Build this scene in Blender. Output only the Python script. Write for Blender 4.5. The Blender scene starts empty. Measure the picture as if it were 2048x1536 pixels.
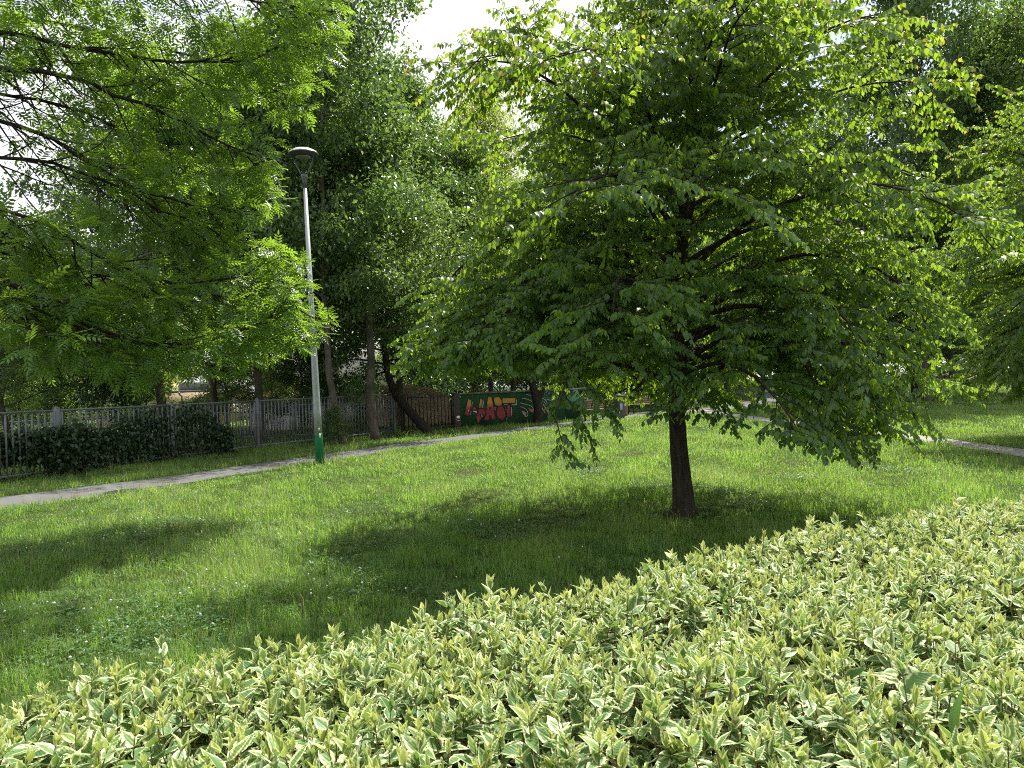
import bpy, bmesh, math, random
import numpy as np
from mathutils import Matrix, Vector

# ------------------------------------------------------------------ camera, world, sun, exposure
SC = bpy.context.scene
COL = SC.collection
H = 1.65                       # eye height
F = 1386.0                     # focal length in pixels of a 2048 wide frame
ROLL = math.radians(2.0)
cs, sn = math.cos(ROLL), math.sin(ROLL)

cam_d = bpy.data.cameras.new("camera")
cam = bpy.data.objects.new("camera", cam_d)
COL.objects.link(cam)
cam_d.sensor_width = 36.0
cam_d.lens = F / 2048 * 36.0
cam_d.clip_start = 0.05
cam_d.clip_end = 2000
M = Matrix(((cs, sn, 0, 0), (0, 0, -1, 0), (-sn, cs, 0, H), (0, 0, 0, 1)))
cam.matrix_world = M
cam_d.dof.use_dof = True
cam_d.dof.focus_distance = 9.0
cam_d.dof.aperture_fstop = 16.0
SC.camera = cam

SUN_EL = math.radians(60)
SUN_AZ = math.atan2(1.4, 1.8)           # from +Y towards +X
sun_dir = Vector((math.sin(SUN_AZ) * math.cos(SUN_EL), math.cos(SUN_AZ) * math.cos(SUN_EL), math.sin(SUN_EL)))
sl = bpy.data.lights.new("sun", 'SUN')
sl.energy = 4.8
sl.angle = math.radians(0.53)
sl.color = (1.0, 0.95, 0.86)
so = bpy.data.objects.new("sun", sl)
COL.objects.link(so)
so.rotation_euler = (-sun_dir).to_track_quat('-Z', 'Y').to_euler()
so.location = sun_dir * 60

W = bpy.data.worlds.new("World")
SC.world = W
W.use_nodes = True
nt = W.node_tree
nt.nodes.clear()
wo = nt.nodes.new('ShaderNodeOutputWorld')
bg = nt.nodes.new('ShaderNodeBackground')
bg.inputs['Strength'].default_value = 0.1
sky = nt.nodes.new('ShaderNodeTexSky')
sky.sky_type = 'NISHITA'
sky.sun_disc = False
sky.sun_elevation = SUN_EL
sky.sun_rotation = SUN_AZ
sky.dust_density = 1.5
tc = nt.nodes.new('ShaderNodeTexCoord')
mp = nt.nodes.new('ShaderNodeMapping')
mp.inputs['Scale'].default_value = (1.0, 1.0, 2.2)
mp.inputs['Location'].default_value = (0.35, 0.1, 0.0)
nz = nt.nodes.new('ShaderNodeTexNoise')
nz.inputs['Scale'].default_value = 2.1
nz.inputs['Detail'].default_value = 7
nz.inputs['Roughness'].default_value = 0.55
rp = nt.nodes.new('ShaderNodeValToRGB')
rp.color_ramp.elements[0].position = 0.33
rp.color_ramp.elements[1].position = 0.50
mx = nt.nodes.new('ShaderNodeMix')
mx.data_type = 'RGBA'
mx.inputs['B'].default_value = (6.4, 6.5, 6.7, 1)
nt.links.new(tc.outputs['Generated'], mp.inputs['Vector'])
nt.links.new(mp.outputs['Vector'], nz.inputs['Vector'])
nt.links.new(nz.outputs['Fac'], rp.inputs['Fac'])
nt.links.new(rp.outputs['Color'], mx.inputs['Factor'])
nt.links.new(sky.outputs['Color'], mx.inputs['A'])
nt.links.new(mx.outputs['Result'], bg.inputs['Color'])
nt.links.new(bg.outputs['Background'], wo.inputs['Surface'])

SC.view_settings.view_transform = 'Standard'
SC.view_settings.look = 'None'
SC.view_settings.gamma = 1.0
SC.view_settings.exposure = 1.0
SC.render.engine = 'CYCLES'
SC.cycles.max_bounces = 5
SC.cycles.diffuse_bounces = 4
SC.cycles.glossy_bounces = 2
SC.cycles.transmission_bounces = 3
SC.cycles.transparent_max_bounces = 5
SC.cycles.caustics_reflective = False
SC.cycles.caustics_refractive = False
SC.cycles.sample_clamp_indirect = 6
SC.cycles.use_denoising = False
SC.cycles.pixel_filter_type = 'BLACKMAN_HARRIS'
SC.cycles.filter_width = 1.05
SC.cycles.use_light_tree = False
SC.cycles.adaptive_threshold = 0.015
SC.render.film_transparent = False

rng = np.random.default_rng(7)
random.seed(7)
UP = np.array([0., 0., 1.])

# ------------------------------------------------------------------ pixel -> world helpers (2048x1536 photo pixels)
def uv(px, py):
    a, b = px - 1024.0, py - 768.0
    return a * cs - b * sn, a * sn + b * cs

def at(px, py, Y):
    u, v = uv(px, py)
    return np.array([u / F * Y, Y, H - v / F * Y])

def gnd(px, py):
    u, v = uv(px, py)
    Y = F * H / v
    return np.array([u / F * Y, Y])

def sstep(a, b, x):
    t = np.clip((x - a) / (b - a), 0, 1)
    return t * t * (3 - 2 * t)

def hz(x, y):
    x = np.asarray(x, float); y = np.asarray(y, float)
    return 0.95 * sstep(36, 58, y) * sstep(9, 20, x)

def nrm(a):
    return a / np.maximum(np.linalg.norm(a, axis=-1, keepdims=True), 1e-9)

class Waves:
    """cheap smooth 2-D noise in about -1..1"""
    def __init__(self, scale, seed, n=10):
        r = np.random.default_rng(seed)
        ang = r.uniform(0, 2 * np.pi, n)
        k = r.uniform(.5, 1.6, n) * 2 * np.pi / scale
        self.k = np.stack([np.cos(ang) * k, np.sin(ang) * k], 1)
        self.p = r.uniform(0, 2 * np.pi, n)
    def __call__(self, x, y):
        s = 0
        for (kx, ky), p in zip(self.k, self.p):
            s = s + np.sin(kx * x + ky * y + p)
        return s / math.sqrt(len(self.p)) * .9

# ------------------------------------------------------------------ mesh helpers
def mesh_np(name, verts, faces, attrs=None, smooth=False, mats=None, matidx=None):
    """faces: list of int arrays (n,k)"""
    me = bpy.data.meshes.new(name)
    verts = np.asarray(verts, np.float32)
    me.vertices.add(len(verts))
    me.vertices.foreach_set("co", verts.ravel())
    faces = [np.asarray(f, np.int32) for f in faces if len(f)]
    nl = sum(f.size for f in faces)
    npol = sum(len(f) for f in faces)
    me.loops.add(nl)
    me.polygons.add(npol)
    me.loops.foreach_set("vertex_index", np.concatenate([f.ravel() for f in faces]))
    starts, o = [], 0
    for f in faces:
        starts.append(o + np.arange(len(f)) * f.shape[1]); o += f.size
    me.polygons.foreach_set("loop_start", np.concatenate(starts).astype(np.int32))
    if smooth:
        me.polygons.foreach_set("use_smooth", np.ones(npol, bool))
    for k, a in (attrs or {}).items():
        at_ = me.attributes.new(k, 'FLOAT', 'POINT')
        at_.data.foreach_set("value", np.asarray(a, np.float32))
    for m in mats or []:
        me.materials.append(m)
    if matidx is not None:
        me.polygons.foreach_set("material_index", np.asarray(matidx, np.int32))
    me.update(calc_edges=True)
    return me

def link(name, me, parent=None):
    o = bpy.data.objects.new(name, me)
    COL.objects.link(o)
    if parent is not None:
        o.parent = parent
    return o

def tag(o, label=None, cat=None, group=None, kind=None):
    if label: o['label'] = label
    if cat: o['category'] = cat
    if group: o['group'] = group
    if kind: o['kind'] = kind
    return o

def empty(name, loc, rz=0, label=None, cat=None, group=None):
    o = bpy.data.objects.new(name, None)
    COL.objects.link(o)
    o.location = loc
    o.rotation_euler = (0, 0, rz)
    o.empty_display_size = .2
    return tag(o, label, cat, group)

def copy_tree(o, parent=None):
    c = o.copy(); COL.objects.link(c)
    if parent is not None: c.parent = parent
    for ch in list(o.children):
        copy_tree(ch, c)
    return c

class MB:
    """collects plain shapes into one mesh"""
    def __init__(s):
        s.v, s.f, s.m, s.n = [], {}, [], 0
    def add(s, v, faces):
        v = np.asarray(v, float)
        for f in faces:
            s.f.setdefault(len(f), []).append([i + s.n for i in f])
        s.v.append(v); s.n += len(v)
        return s
    def box(s, c, size, ax=None, bev=0.0):
        c = np.asarray(c, float); hx, hy, hz_ = np.asarray(size, float) / 2
        A = np.eye(3) if ax is None else np.asarray(ax, float)
        if bev <= 0:
            pts = [(-1,-1,-1),(1,-1,-1),(1,1,-1),(-1,1,-1),(-1,-1,1),(1,-1,1),(1,1,1),(-1,1,1)]
            v = [c + A.T @ np.array([x*hx, y*hy, z*hz_]) for x, y, z in pts]
            return s.add(v, [(0,3,2,1),(4,5,6,7),(0,1,5,4),(1,2,6,5),(2,3,7,6),(3,0,4,7)])
        b = min(bev, hx*.45, hy*.45, hz_*.45)
        v, idx = [], {}
        for sx in (-1,1):
            for sy in (-1,1):
                for sz in (-1,1):
                    for k in range(3):
                        e = [hx-b, hy-b, hz_-b]; e[k] = (hx, hy, hz_)[k]
                        idx[(sx,sy,sz,k)] = len(v)
                        v.append(c + A.T @ np.array([sx*e[0], sy*e[1], sz*e[2]]))
        fs = []
        for k in range(3):
            i, j = (k+1)%3, (k+2)%3
            for sg in (-1,1):
                q = []
                for a, d in ((-1,-1),(1,-1),(1,1),(-1,1)):
                    t = [0,0,0]; t[k]=sg; t[i]=a; t[j]=d
                    q.append(idx[(t[0],t[1],t[2],k)])
                fs.append(tuple(q if sg>0 else q[::-1]))
        for k in range(3):
            i, j = (k+1)%3, (k+2)%3
            for si in (-1,1):
                for sj in (-1,1):
                    t=[0,0,0]; t[i]=si; t[j]=sj
                    a=t.copy(); a[k]=-1; d=t.copy(); d[k]=1
                    q=(idx[(*a,i)],idx[(*d,i)],idx[(*d,j)],idx[(*a,j)])
                    fs.append(q if si*sj<0 else q[::-1])
        for sx in (-1,1):
            for sy in (-1,1):
                for sz in (-1,1):
                    q=tuple(idx[(sx,sy,sz,k)] for k in range(3))
                    fs.append(q if sx*sy*sz>0 else q[::-1])
        return s.add(v, fs)
    def tube(s, pts, rad, k=8, cap=True):
        v, f = tube_np(np.asarray(pts, float), np.broadcast_to(np.asarray(rad, float), (len(pts),)), k)
        fs = [tuple(q) for q in f]
        n = len(pts)
        if cap:
            fs.append(tuple(range(k))[::-1]); fs.append(tuple((n-1)*k+i for i in range(k)))
        return s.add(v, fs)
    def lathe(s, prof, c=(0,0,0), k=24, ax=None):
        A = np.eye(3) if ax is None else np.asarray(ax, float)
        v = []
        for r, z in prof:
            for i in range(k):
                a = 2*np.pi*i/k
                v.append(np.asarray(c) + A.T @ np.array([r*np.cos(a), r*np.sin(a), z]))
        fs = []
        for j in range(len(prof)-1):
            for i in range(k):
                fs.append((j*k+i, j*k+(i+1)%k, (j+1)*k+(i+1)%k, (j+1)*k+i))
        fs.append(tuple(range(k))[::-1]); fs.append(tuple((len(prof)-1)*k+i for i in range(k)))
        return s.add(v, fs)
    def poly(s, pts):
        return s.add(pts, [tuple(range(len(pts)))])
    def build(s, name, mat, parent=None, smooth=False):
        me = mesh_np(name, np.concatenate(s.v), [np.array(a) for a in s.f.values()], smooth=smooth, mats=[mat])
        return link(name, me, parent)

def tube_np(P, R, k):
    n = len(P)
    T = np.empty_like(P)
    T[1:-1] = P[2:] - P[:-2]; T[0] = P[1]-P[0]; T[-1] = P[-1]-P[-2]
    T = nrm(T)
    mean = nrm(P[-1]-P[0])
    a = np.eye(3)[np.argmin(np.abs(mean))]
    U = nrm(np.cross(T, a)); Vv = np.cross(T, U)
    ang = np.arange(k)*2*np.pi/k
    ring = (np.cos(ang)[None,:,None]*U[:,None,:] + np.sin(ang)[None,:,None]*Vv[:,None,:])*R[:,None,None] + P[:,None,:]
    i = np.arange(n-1)[:,None]*k; j = np.arange(k)[None,:]; jn = (j+1)%k
    f = np.stack([i+j, i+k+j, i+k+jn, i+jn], -1).reshape(-1,4)
    return ring.reshape(-1,3), f[:, ::-1]

class Wood:
    def __init__(s): s.v, s.f, s.n = [], [], 0
    def add(s, P, R, k=5):
        v, f = tube_np(np.asarray(P), np.asarray(R), k)
        s.v.append(v); s.f.append(f+s.n); s.n += len(v)
    def build(s, name, mat, parent):
        return link(name, mesh_np(name, np.concatenate(s.v), [np.concatenate(s.f)], smooth=True, mats=[mat]), parent)

def scatter(T, faces, pos, X, Y, Z, sc, tone, young=None, extra=None):
    """template copies -> verts, faces, attrs"""
    n, k = len(pos), len(T)
    s = np.asarray(sc)[:, None, None]
    v = pos[:, None, :] + s*(T[None,:,0:1]*X[:,None,:] + T[None,:,1:2]*Y[:,None,:] + T[None,:,2:3]*Z[:,None,:])
    off = (np.arange(n)*k)[:, None, None]
    fs = [(np.asarray(f)[None]+off).reshape(-1, np.asarray(f).shape[1]) for f in faces]
    at_ = {'tone': np.repeat(tone, k)}
    if young is not None: at_['young'] = np.repeat(young, k)
    for kk, a in (extra or {}).items():
        at_[kk] = np.tile(a, n)
    return v.reshape(-1,3), fs, at_

# ------------------------------------------------------------------ materials
def newmat(name):
    m = bpy.data.materials.new(name); m.use_nodes = True
    t = m.node_tree; t.nodes.clear()
    o = t.nodes.new('ShaderNodeOutputMaterial')
    return m, t, o

def N(t, kind, **kw):
    n = t.nodes.new(kind)
    for k, v in kw.items():
        n.inputs[k].default_value = v
    return n

def mixc(t, fac, a, b, mode='MIX'):
    n = t.nodes.new('ShaderNodeMix'); n.data_type = 'RGBA'; n.blend_type = mode
    for key, val in (('Factor', fac), ('A', a), ('B', b)):
        if hasattr(val, 'links') or hasattr(val, 'is_linked'):
            t.links.new(val, n.inputs[key])
        else:
            n.inputs[key].default_value = val if key == 'Factor' else (*val, 1) if len(val) == 3 else val
    return n.outputs['Result']

def attr(t, name):
    a = t.nodes.new('ShaderNodeAttribute'); a.attribute_name = name
    return a.outputs['Fac']

def leafmat(name, dark, light, trans, young=None, tint=False, rough=.45, spec=.45, tfac=.42):
    m, t, o = newmat(name)
    c = mixc(t, attr(t, 'tone'), dark, light)
    tcol = mixc(t, attr(t, 'tone'), tuple(x*.72 for x in trans), tuple(min(x*1.25, .95) for x in trans))
    if young is not None:
        c = mixc(t, attr(t, 'young'), c, young)
        tcol = mixc(t, attr(t, 'young'), tcol, tuple(min(1, x*1.8) for x in young))
    if tint:
        oi = t.nodes.new('ShaderNodeObjectInfo')
        c = mixc(t, 1.0, c, oi.outputs['Color'], 'MULTIPLY')
        tcol = mixc(t, 1.0, tcol, oi.outputs['Color'], 'MULTIPLY')
    p = N(t, 'ShaderNodeBsdfPrincipled', Roughness=rough)
    p.inputs['Specular IOR Level'].default_value = spec
    t.links.new(c, p.inputs['Base Color'])
    tr = t.nodes.new('ShaderNodeBsdfTranslucent')
    t.links.new(tcol, tr.inputs['Color'])
    ms = N(t, 'ShaderNodeMixShader', Fac=tfac)
    t.links.new(p.outputs[0], ms.inputs[1]); t.links.new(tr.outputs[0], ms.inputs[2])
    t.links.new(ms.outputs[0], o.inputs['Surface'])
    return m

def noisemat(name, c1, c2, scale=8, rough=.8, bump=.3, detail=6, stretch=(1,1,1), c3=None, scale3=1.0, metal=0.0, spec=.4):
    m, t, o = newmat(name)
    tcn = t.nodes.new('ShaderNodeTexCoord')
    mpn = N(t, 'ShaderNodeMapping', Scale=stretch)
    t.links.new(tcn.outputs['Object'], mpn.inputs['Vector'])
    n1 = N(t, 'ShaderNodeTexNoise', Scale=scale, Detail=detail, Roughness=.65)
    t.links.new(mpn.outputs[0], n1.inputs['Vector'])
    r = t.nodes.new('ShaderNodeValToRGB')
    r.color_ramp.elements[0].position = .32; r.color_ramp.elements[1].position = .68
    t.links.new(n1.outputs['Fac'], r.inputs['Fac'])
    c = mixc(t, r.outputs['Color'], c1, c2)
    if c3 is not None:
        n2 = N(t, 'ShaderNodeTexNoise', Scale=scale3, Detail=4)
        t.links.new(tcn.outputs['Object'], n2.inputs['Vector'])
        r2 = t.nodes.new('ShaderNodeValToRGB')
        r2.color_ramp.elements[0].position = .48; r2.color_ramp.elements[1].position = .62
        t.links.new(n2.outputs['Fac'], r2.inputs['Fac'])
        c = mixc(t, r2.outputs['Color'], c, c3)
    p = N(t, 'ShaderNodeBsdfPrincipled', Roughness=rough, Metallic=metal)
    p.inputs['Specular IOR Level'].default_value = spec
    t.links.new(c, p.inputs['Base Color'])
    if bump:
        b = N(t, 'ShaderNodeBump', Strength=bump, Distance=.02)
        t.links.new(n1.outputs['Fac'], b.inputs['Height'])
        t.links.new(b.outputs[0], p.inputs['Normal'])
    t.links.new(p.outputs[0], o.inputs['Surface'])
    return m

MAT = {}
MAT['bark'] = noisemat('bark', (.020,.016,.012), (.070,.058,.045), scale=26, rough=.95, bump=.9, stretch=(1,1,.16), spec=.15)
MAT['bark_dark'] = noisemat('dark_bark', (.016,.013,.010), (.05,.042,.034), scale=20, rough=.95, bump=.7, stretch=(1,1,.3), spec=.15)
MAT['bark_grey'] = noisemat('bark_grey', (.06,.05,.04), (.15,.125,.10), scale=14, rough=.95, bump=.8, stretch=(1,1,.2), c3=(.05,.06,.035), scale3=1.3, spec=.15)
MAT['twig'] = noisemat('twig_bark', (.035,.026,.018), (.08,.06,.042), scale=30, rough=.9, bump=0, spec=.2)
MAT['twig_red'] = noisemat('hedge_stem', (.12,.06,.03), (.18,.13,.06), scale=30, rough=.7, bump=0)
MAT['katsura'] = leafmat('katsura_leaf', (.036,.096,.028), (.084,.165,.040), (.36,.54,.035), young=(.46,.25,.04), rough=.38, spec=.55, tfac=.47)
MAT['ash'] = leafmat('ash_leaf', (.044,.102,.024), (.090,.172,.036), (.31,.50,.04), rough=.33, spec=.6, tfac=.48)
MAT['bgleaf'] = leafmat('broad_leaf', (.052,.094,.038), (.118,.182,.068), (.30,.42,.075), tint=True, rough=.34, spec=.6, tfac=.42)
MAT['ivy'] = leafmat('ivy_leaf', (.020,.046,.020), (.055,.098,.036), (.10,.17,.04), rough=.35, spec=.5, tfac=.2)
MAT['grass'] = leafmat('grass_blade', (.050,.136,.022), (.140,.272,.048), (.36,.62,.06), young=(.36,.33,.15), rough=.38, spec=.5, tfac=.42)
def grass_patches():
    m = MAT['grass']; t = m.node_tree
    pr = [n for n in t.nodes if n.type=='BSDF_PRINCIPLED'][0]; src = pr.inputs['Base Color'].links[0].from_socket
    tcn = t.nodes.new('ShaderNodeTexCoord')
    n1 = N(t,'ShaderNodeTexNoise',Scale=.85,Detail=4.0,Roughness=.6); t.links.new(tcn.outputs['Object'],n1.inputs['Vector'])
    r = t.nodes.new('ShaderNodeValToRGB'); r.color_ramp.elements[0].position=.45; r.color_ramp.elements[1].position=.62
    t.links.new(n1.outputs['Fac'],r.inputs['Fac'])
    mu = t.nodes.new('ShaderNodeMath'); mu.operation='MULTIPLY'; mu.inputs[1].default_value=.45; t.links.new(r.outputs['Color'],mu.inputs[0])
    t.links.new(mixc(t, mu.outputs[0], src, (.075,.165,.060)), pr.inputs['Base Color'])
grass_patches()
MAT['clover'] = leafmat('clover_leaf', (.050,.120,.035), (.10,.19,.065), (.17,.30,.05), rough=.45, spec=.45, tfac=.3)
MAT['weed'] = leafmat('weed_leaf', (.06,.15,.02), (.10,.21,.03), (.25,.42,.03), rough=.4, spec=.5, tfac=.4)

# ------------------------------------------------------------------ ground and paths
near_px = [(0,1022),(300,981),(450,953),(640,926),(800,899),(900,886),(1100,856),(1223,840),(1320,828),(1400,824)]
far_px = [(0,995),(300,958),(450,937),(640,910),(800,887),(900,875),(1100,849),(1223,834),(1320,820),(1400,817)]
PN = np.array([gnd(*p) for p in near_px]); PF = np.array([gnd(*p) for p in far_px])
dN, dF = nrm(PN[0]-PN[2]), nrm(PF[0]-PF[2])
PN = np.vstack([PN[0]+dN*16, PN[0]+dN*7, PN]); PF = np.vstack([PF[0]+dF*16, PF[0]+dF*7, PF])
PN = np.vstack([PN, [[14.2,38.6],[17.6,45.5],[19,62]]]); PF = np.vstack([PF, [[12.9,40.6],[15.6,46.5],[16.6,62]]])
RN = np.array([[9.55,2.0],[9.35,6.0],[9.2,9.5],[9.2,12.5],[9.35,16.2],[9.3,20.1],[8.9,26],[8.8,34.5]])
RF = RN + np.array([[.82,0.2]])

def dense(A, n=6):
    out = []
    t = np.arange(len(A)); tt = np.linspace(0, len(A)-1, (len(A)-1)*n+1)
    # smooth (Catmull-Rom)
    P = np.vstack([2*A[0]-A[1], A, 2*A[-1]-A[-2]])
    for x in tt:
        i = min(int(x), len(A)-2); f = x-i
        p0,p1,p2,p3 = P[i],P[i+1],P[i+2],P[i+3]
        out.append(.5*((2*p1)+(-p0+p2)*f+(2*p0-5*p1+4*p2-p3)*f*f+(-p0+3*p1-3*p2+p3)*f**3))
    return np.array(out)
PNd, PFd = dense(PN), dense(PF)
RNd, RFd = dense(RN), dense(RF)

def strip_mesh(name, A, B, z, mat, cols=4):
    n = len(A)
    t = np.linspace(0,1,cols+1)
    P = A[:,None,:]*(1-t)[None,:,None] + B[:,None,:]*t[None,:,None]
    zz = hz(P[...,0], P[...,1]) + z
    v = np.concatenate([P, zz[...,None]], -1).reshape(-1,3)
    i = np.arange(n-1)[:,None]*(cols+1); j = np.arange(cols)[None,:]
    f = np.stack([i+j, i+j+1, i+cols+2+j, i+cols+1+j], -1).reshape(-1,4)
    return link(name, mesh_np(name, v, [f], mats=[mat]))

def seg_dist(P, A, B):
    """min over polyline of signed membership: inside strip between A and B (arrays)"""
    C = (A+B)/2; hw = np.linalg.norm(A-B, axis=1)/2
    best = np.full(len(P), 1e9)
    for i in range(len(C)-1):
        d = C[i+1]-C[i]; L2 = (d*d).sum()
        t = np.clip(((P-C[i])@d)/L2, 0, 1)
        q = C[i]+t[:,None]*d
        w = hw[i]+(hw[i+1]-hw[i])*t
        # perpendicular half width (strip cut is not perpendicular, so scale)
        nvec = (A[i]-B[i]); nvec = nvec/np.linalg.norm(nvec)
        perp = abs(nvec[0]*(-d[1])+nvec[1]*d[0])/math.sqrt(L2)
        best = np.minimum(best, np.linalg.norm(P-q, axis=1)-w*perp)
    return best

MAT['asphalt'] = noisemat('path_asphalt', (.098,.100,.102), (.148,.150,.152), scale=45, rough=.9, bump=.35, c3=(.125,.12,.112), scale3=.8, spec=.2)
MAT['soil'] = noisemat('lawn_soil', (.022,.040,.010), (.040,.070,.016), scale=6, rough=1, bump=.4, c3=(.045,.048,.02), scale3=.35, spec=.1)
MAT['paving'] = noisemat('pale_path', (.22,.21,.19), (.31,.295,.265), scale=40, rough=.9, bump=.2, spec=.2)

gx = np.unique(np.concatenate([np.linspace(-320,-40,15), np.linspace(-40,70,56), np.linspace(70,320,14)]))
gy = np.unique(np.concatenate([np.linspace(-120,-10,8), np.linspace(-10,70,41), np.linspace(70,420,16)]))
GX, GY = np.meshgrid(gx, gy)
v = np.stack([GX, GY, hz(GX,GY)], -1).reshape(-1,3)
nx = len(gx)
i = np.arange(len(gy)-1)[:,None]*nx; j = np.arange(nx-1)[None,:]
f = np.stack([i+j, i+j+1, i+nx+j+1, i+nx+j], -1).reshape(-1,4)
tag(link('ground', mesh_np('ground', v, [f], mats=[MAT['soil']])), kind='structure')
tag(strip_mesh('path', PNd, PFd, .006, MAT['asphalt']), kind='structure')
tag(strip_mesh('footpath', RNd, RFd, .011, MAT['paving']), kind='structure')

# ------------------------------------------------------------------ hedge footprint
HD = nrm(np.array([4.64, 2.49])); HN = np.array([-HD[1], HD[0]])     # along, away from the camera
H_FAR, H_NEAR, H_S0, H_S1 = 2.36, 0.42, -3.2, 6.4
HEDGE_Z = .85

# ------------------------------------------------------------------ grass
kb_ = gnd(1368, 1032)
def build_grass():
    w1, w2, w3 = Waves(1.6, 1), Waves(.45, 2), Waves(5.0, 3)
    verts, quads, tris, tone, young = [], [], [], [], []
    nb = 0
    r = np.random.default_rng(11)
    zones = [(2.4,5.0,5600,.0034,1.0),(5.0,8,3800,.0040,1.0),(8,13,2100,.0054,.95),(13,22,900,.0085,.9),(22,36,260,.017,.85),(36,62,60,.036,.8)]
    for r0, r1, dens, wid, hk in zones:
        half = math.radians(43)
        area = half*(r1*r1-r0*r0)
        n = int(area*dens)
        rad = np.sqrt(r.uniform(r0*r0, r1*r1, n)); th = r.uniform(-half, half, n)
        x, y = rad*np.sin(th), rad*np.cos(th)
        P = np.stack([x,y],1)
        d1 = seg_dist(P, PNd[::2], PFd[::2]); d2 = seg_dist(P, RNd[::3], RFd[::3])
        hd = P@HN; hs = P@HD
        keep = (d1 > -.06+.10*w2(x,y)*.5) & (d2 > -.05+.05*w2(x,y)) & ~((hd < H_FAR-.25) & (hd > -1)) & ~((np.hypot(x-kb_[0],y-kb_[1]) < .42) & (r.random(n) < .75))
        x, y, P, d1 = x[keep], y[keep], P[keep], d1[keep]
        n = len(x)
        a1, a2, a3 = w1(x,y), w2(x,y), w3(x,y)
        beyond = (np.interp(x, *np.sort(PFd[:,0])[None].repeat(2,0)) if False else 0)
        h = (.084 + .036*a1 + .030*a2 + .014*a3)*hk*r.uniform(.45,1.5,n)
        h = np.clip(h, .028, .25)
        tall = r.random(n) < .02+.05*np.clip(a1*.7+a3*.5,0,1)
        tall |= (d1 < .35) & (r.random(n) < .06)
        h[tall] *= r.uniform(1.6, 2.8, tall.sum())
        # longer fringe beside the paths
        fr = (d1 < .5)
        h[fr] *= 1.25
        az = r.uniform(0, 2*np.pi, n)*.85 + (a2*1.6+a1*1.2)
        bend = np.clip(r.normal(.62,.34,n), .05, 1.3)
        bend[tall] *= .7
        bd = np.stack([np.cos(az), np.sin(az), np.zeros(n)],1)
        fa = az + np.pi/2 + r.normal(0,.7,n)
        wd = np.stack([np.cos(fa), np.sin(fa), np.zeros(n)],1)
        w = wid*r.uniform(.6,1.3,n)
        w[tall] *= .55
        z0 = hz(x,y)-.005
        b = np.stack([x,y,z0],1)
        up1 = h*np.sqrt(np.clip(1-(bend*.35)**2, .1, 1))*.55
        m = b + bd*(h*bend*.16)[:,None] + UP*up1[:,None]
        t_ = b + bd*(h*bend*.95)[:,None] + UP*(up1 + h*.42*np.clip(1.05-bend*.75, -.1, 1))[:,None]
        w_ = wd*w[:,None]
        V = np.stack([b-w_*.5, b+w_*.5, m+w_*.42, m-w_*.42, t_], 1)
        base = nb + np.arange(n)*5
        quads.append(np.stack([base, base+1, base+2, base+3],1))
        tris.append(np.stack([base+3, base+2, base+4],1))
        verts.append(V.reshape(-1,3))
        tn = np.clip(.45 + .20*a1 + .22*a2 + .12*a3 + r.normal(0,.26,n), 0, 1)
        yg = np.clip(r.random(n)**12*1.2 + tall*.55 + np.clip(a3*a1,0,1)*.12, 0, 1)
        tone.append(np.repeat(tn,5)); young.append(np.repeat(yg,5))
        nb += 5*n
    me = mesh_np('grass', np.concatenate(verts), [np.concatenate(quads), np.concatenate(tris)],
                 {'tone':np.concatenate(tone),'young':np.concatenate(young)}, mats=[MAT['grass']])
    tag(link('grass', me), 'uncut green lawn grass covering the park ground', 'grass', kind='stuff')
build_grass()

def rand_frames(a, n, r, ref=None):
    """a: leaf axis (n,3) -> X (width), Y (axis), Z (normal)"""
    ref = r.normal(size=(n,3)) if ref is None else ref
    X = nrm(ref - (ref*a).sum(1,keepdims=True)*a)
    return X, a, np.cross(X, a)

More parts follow.
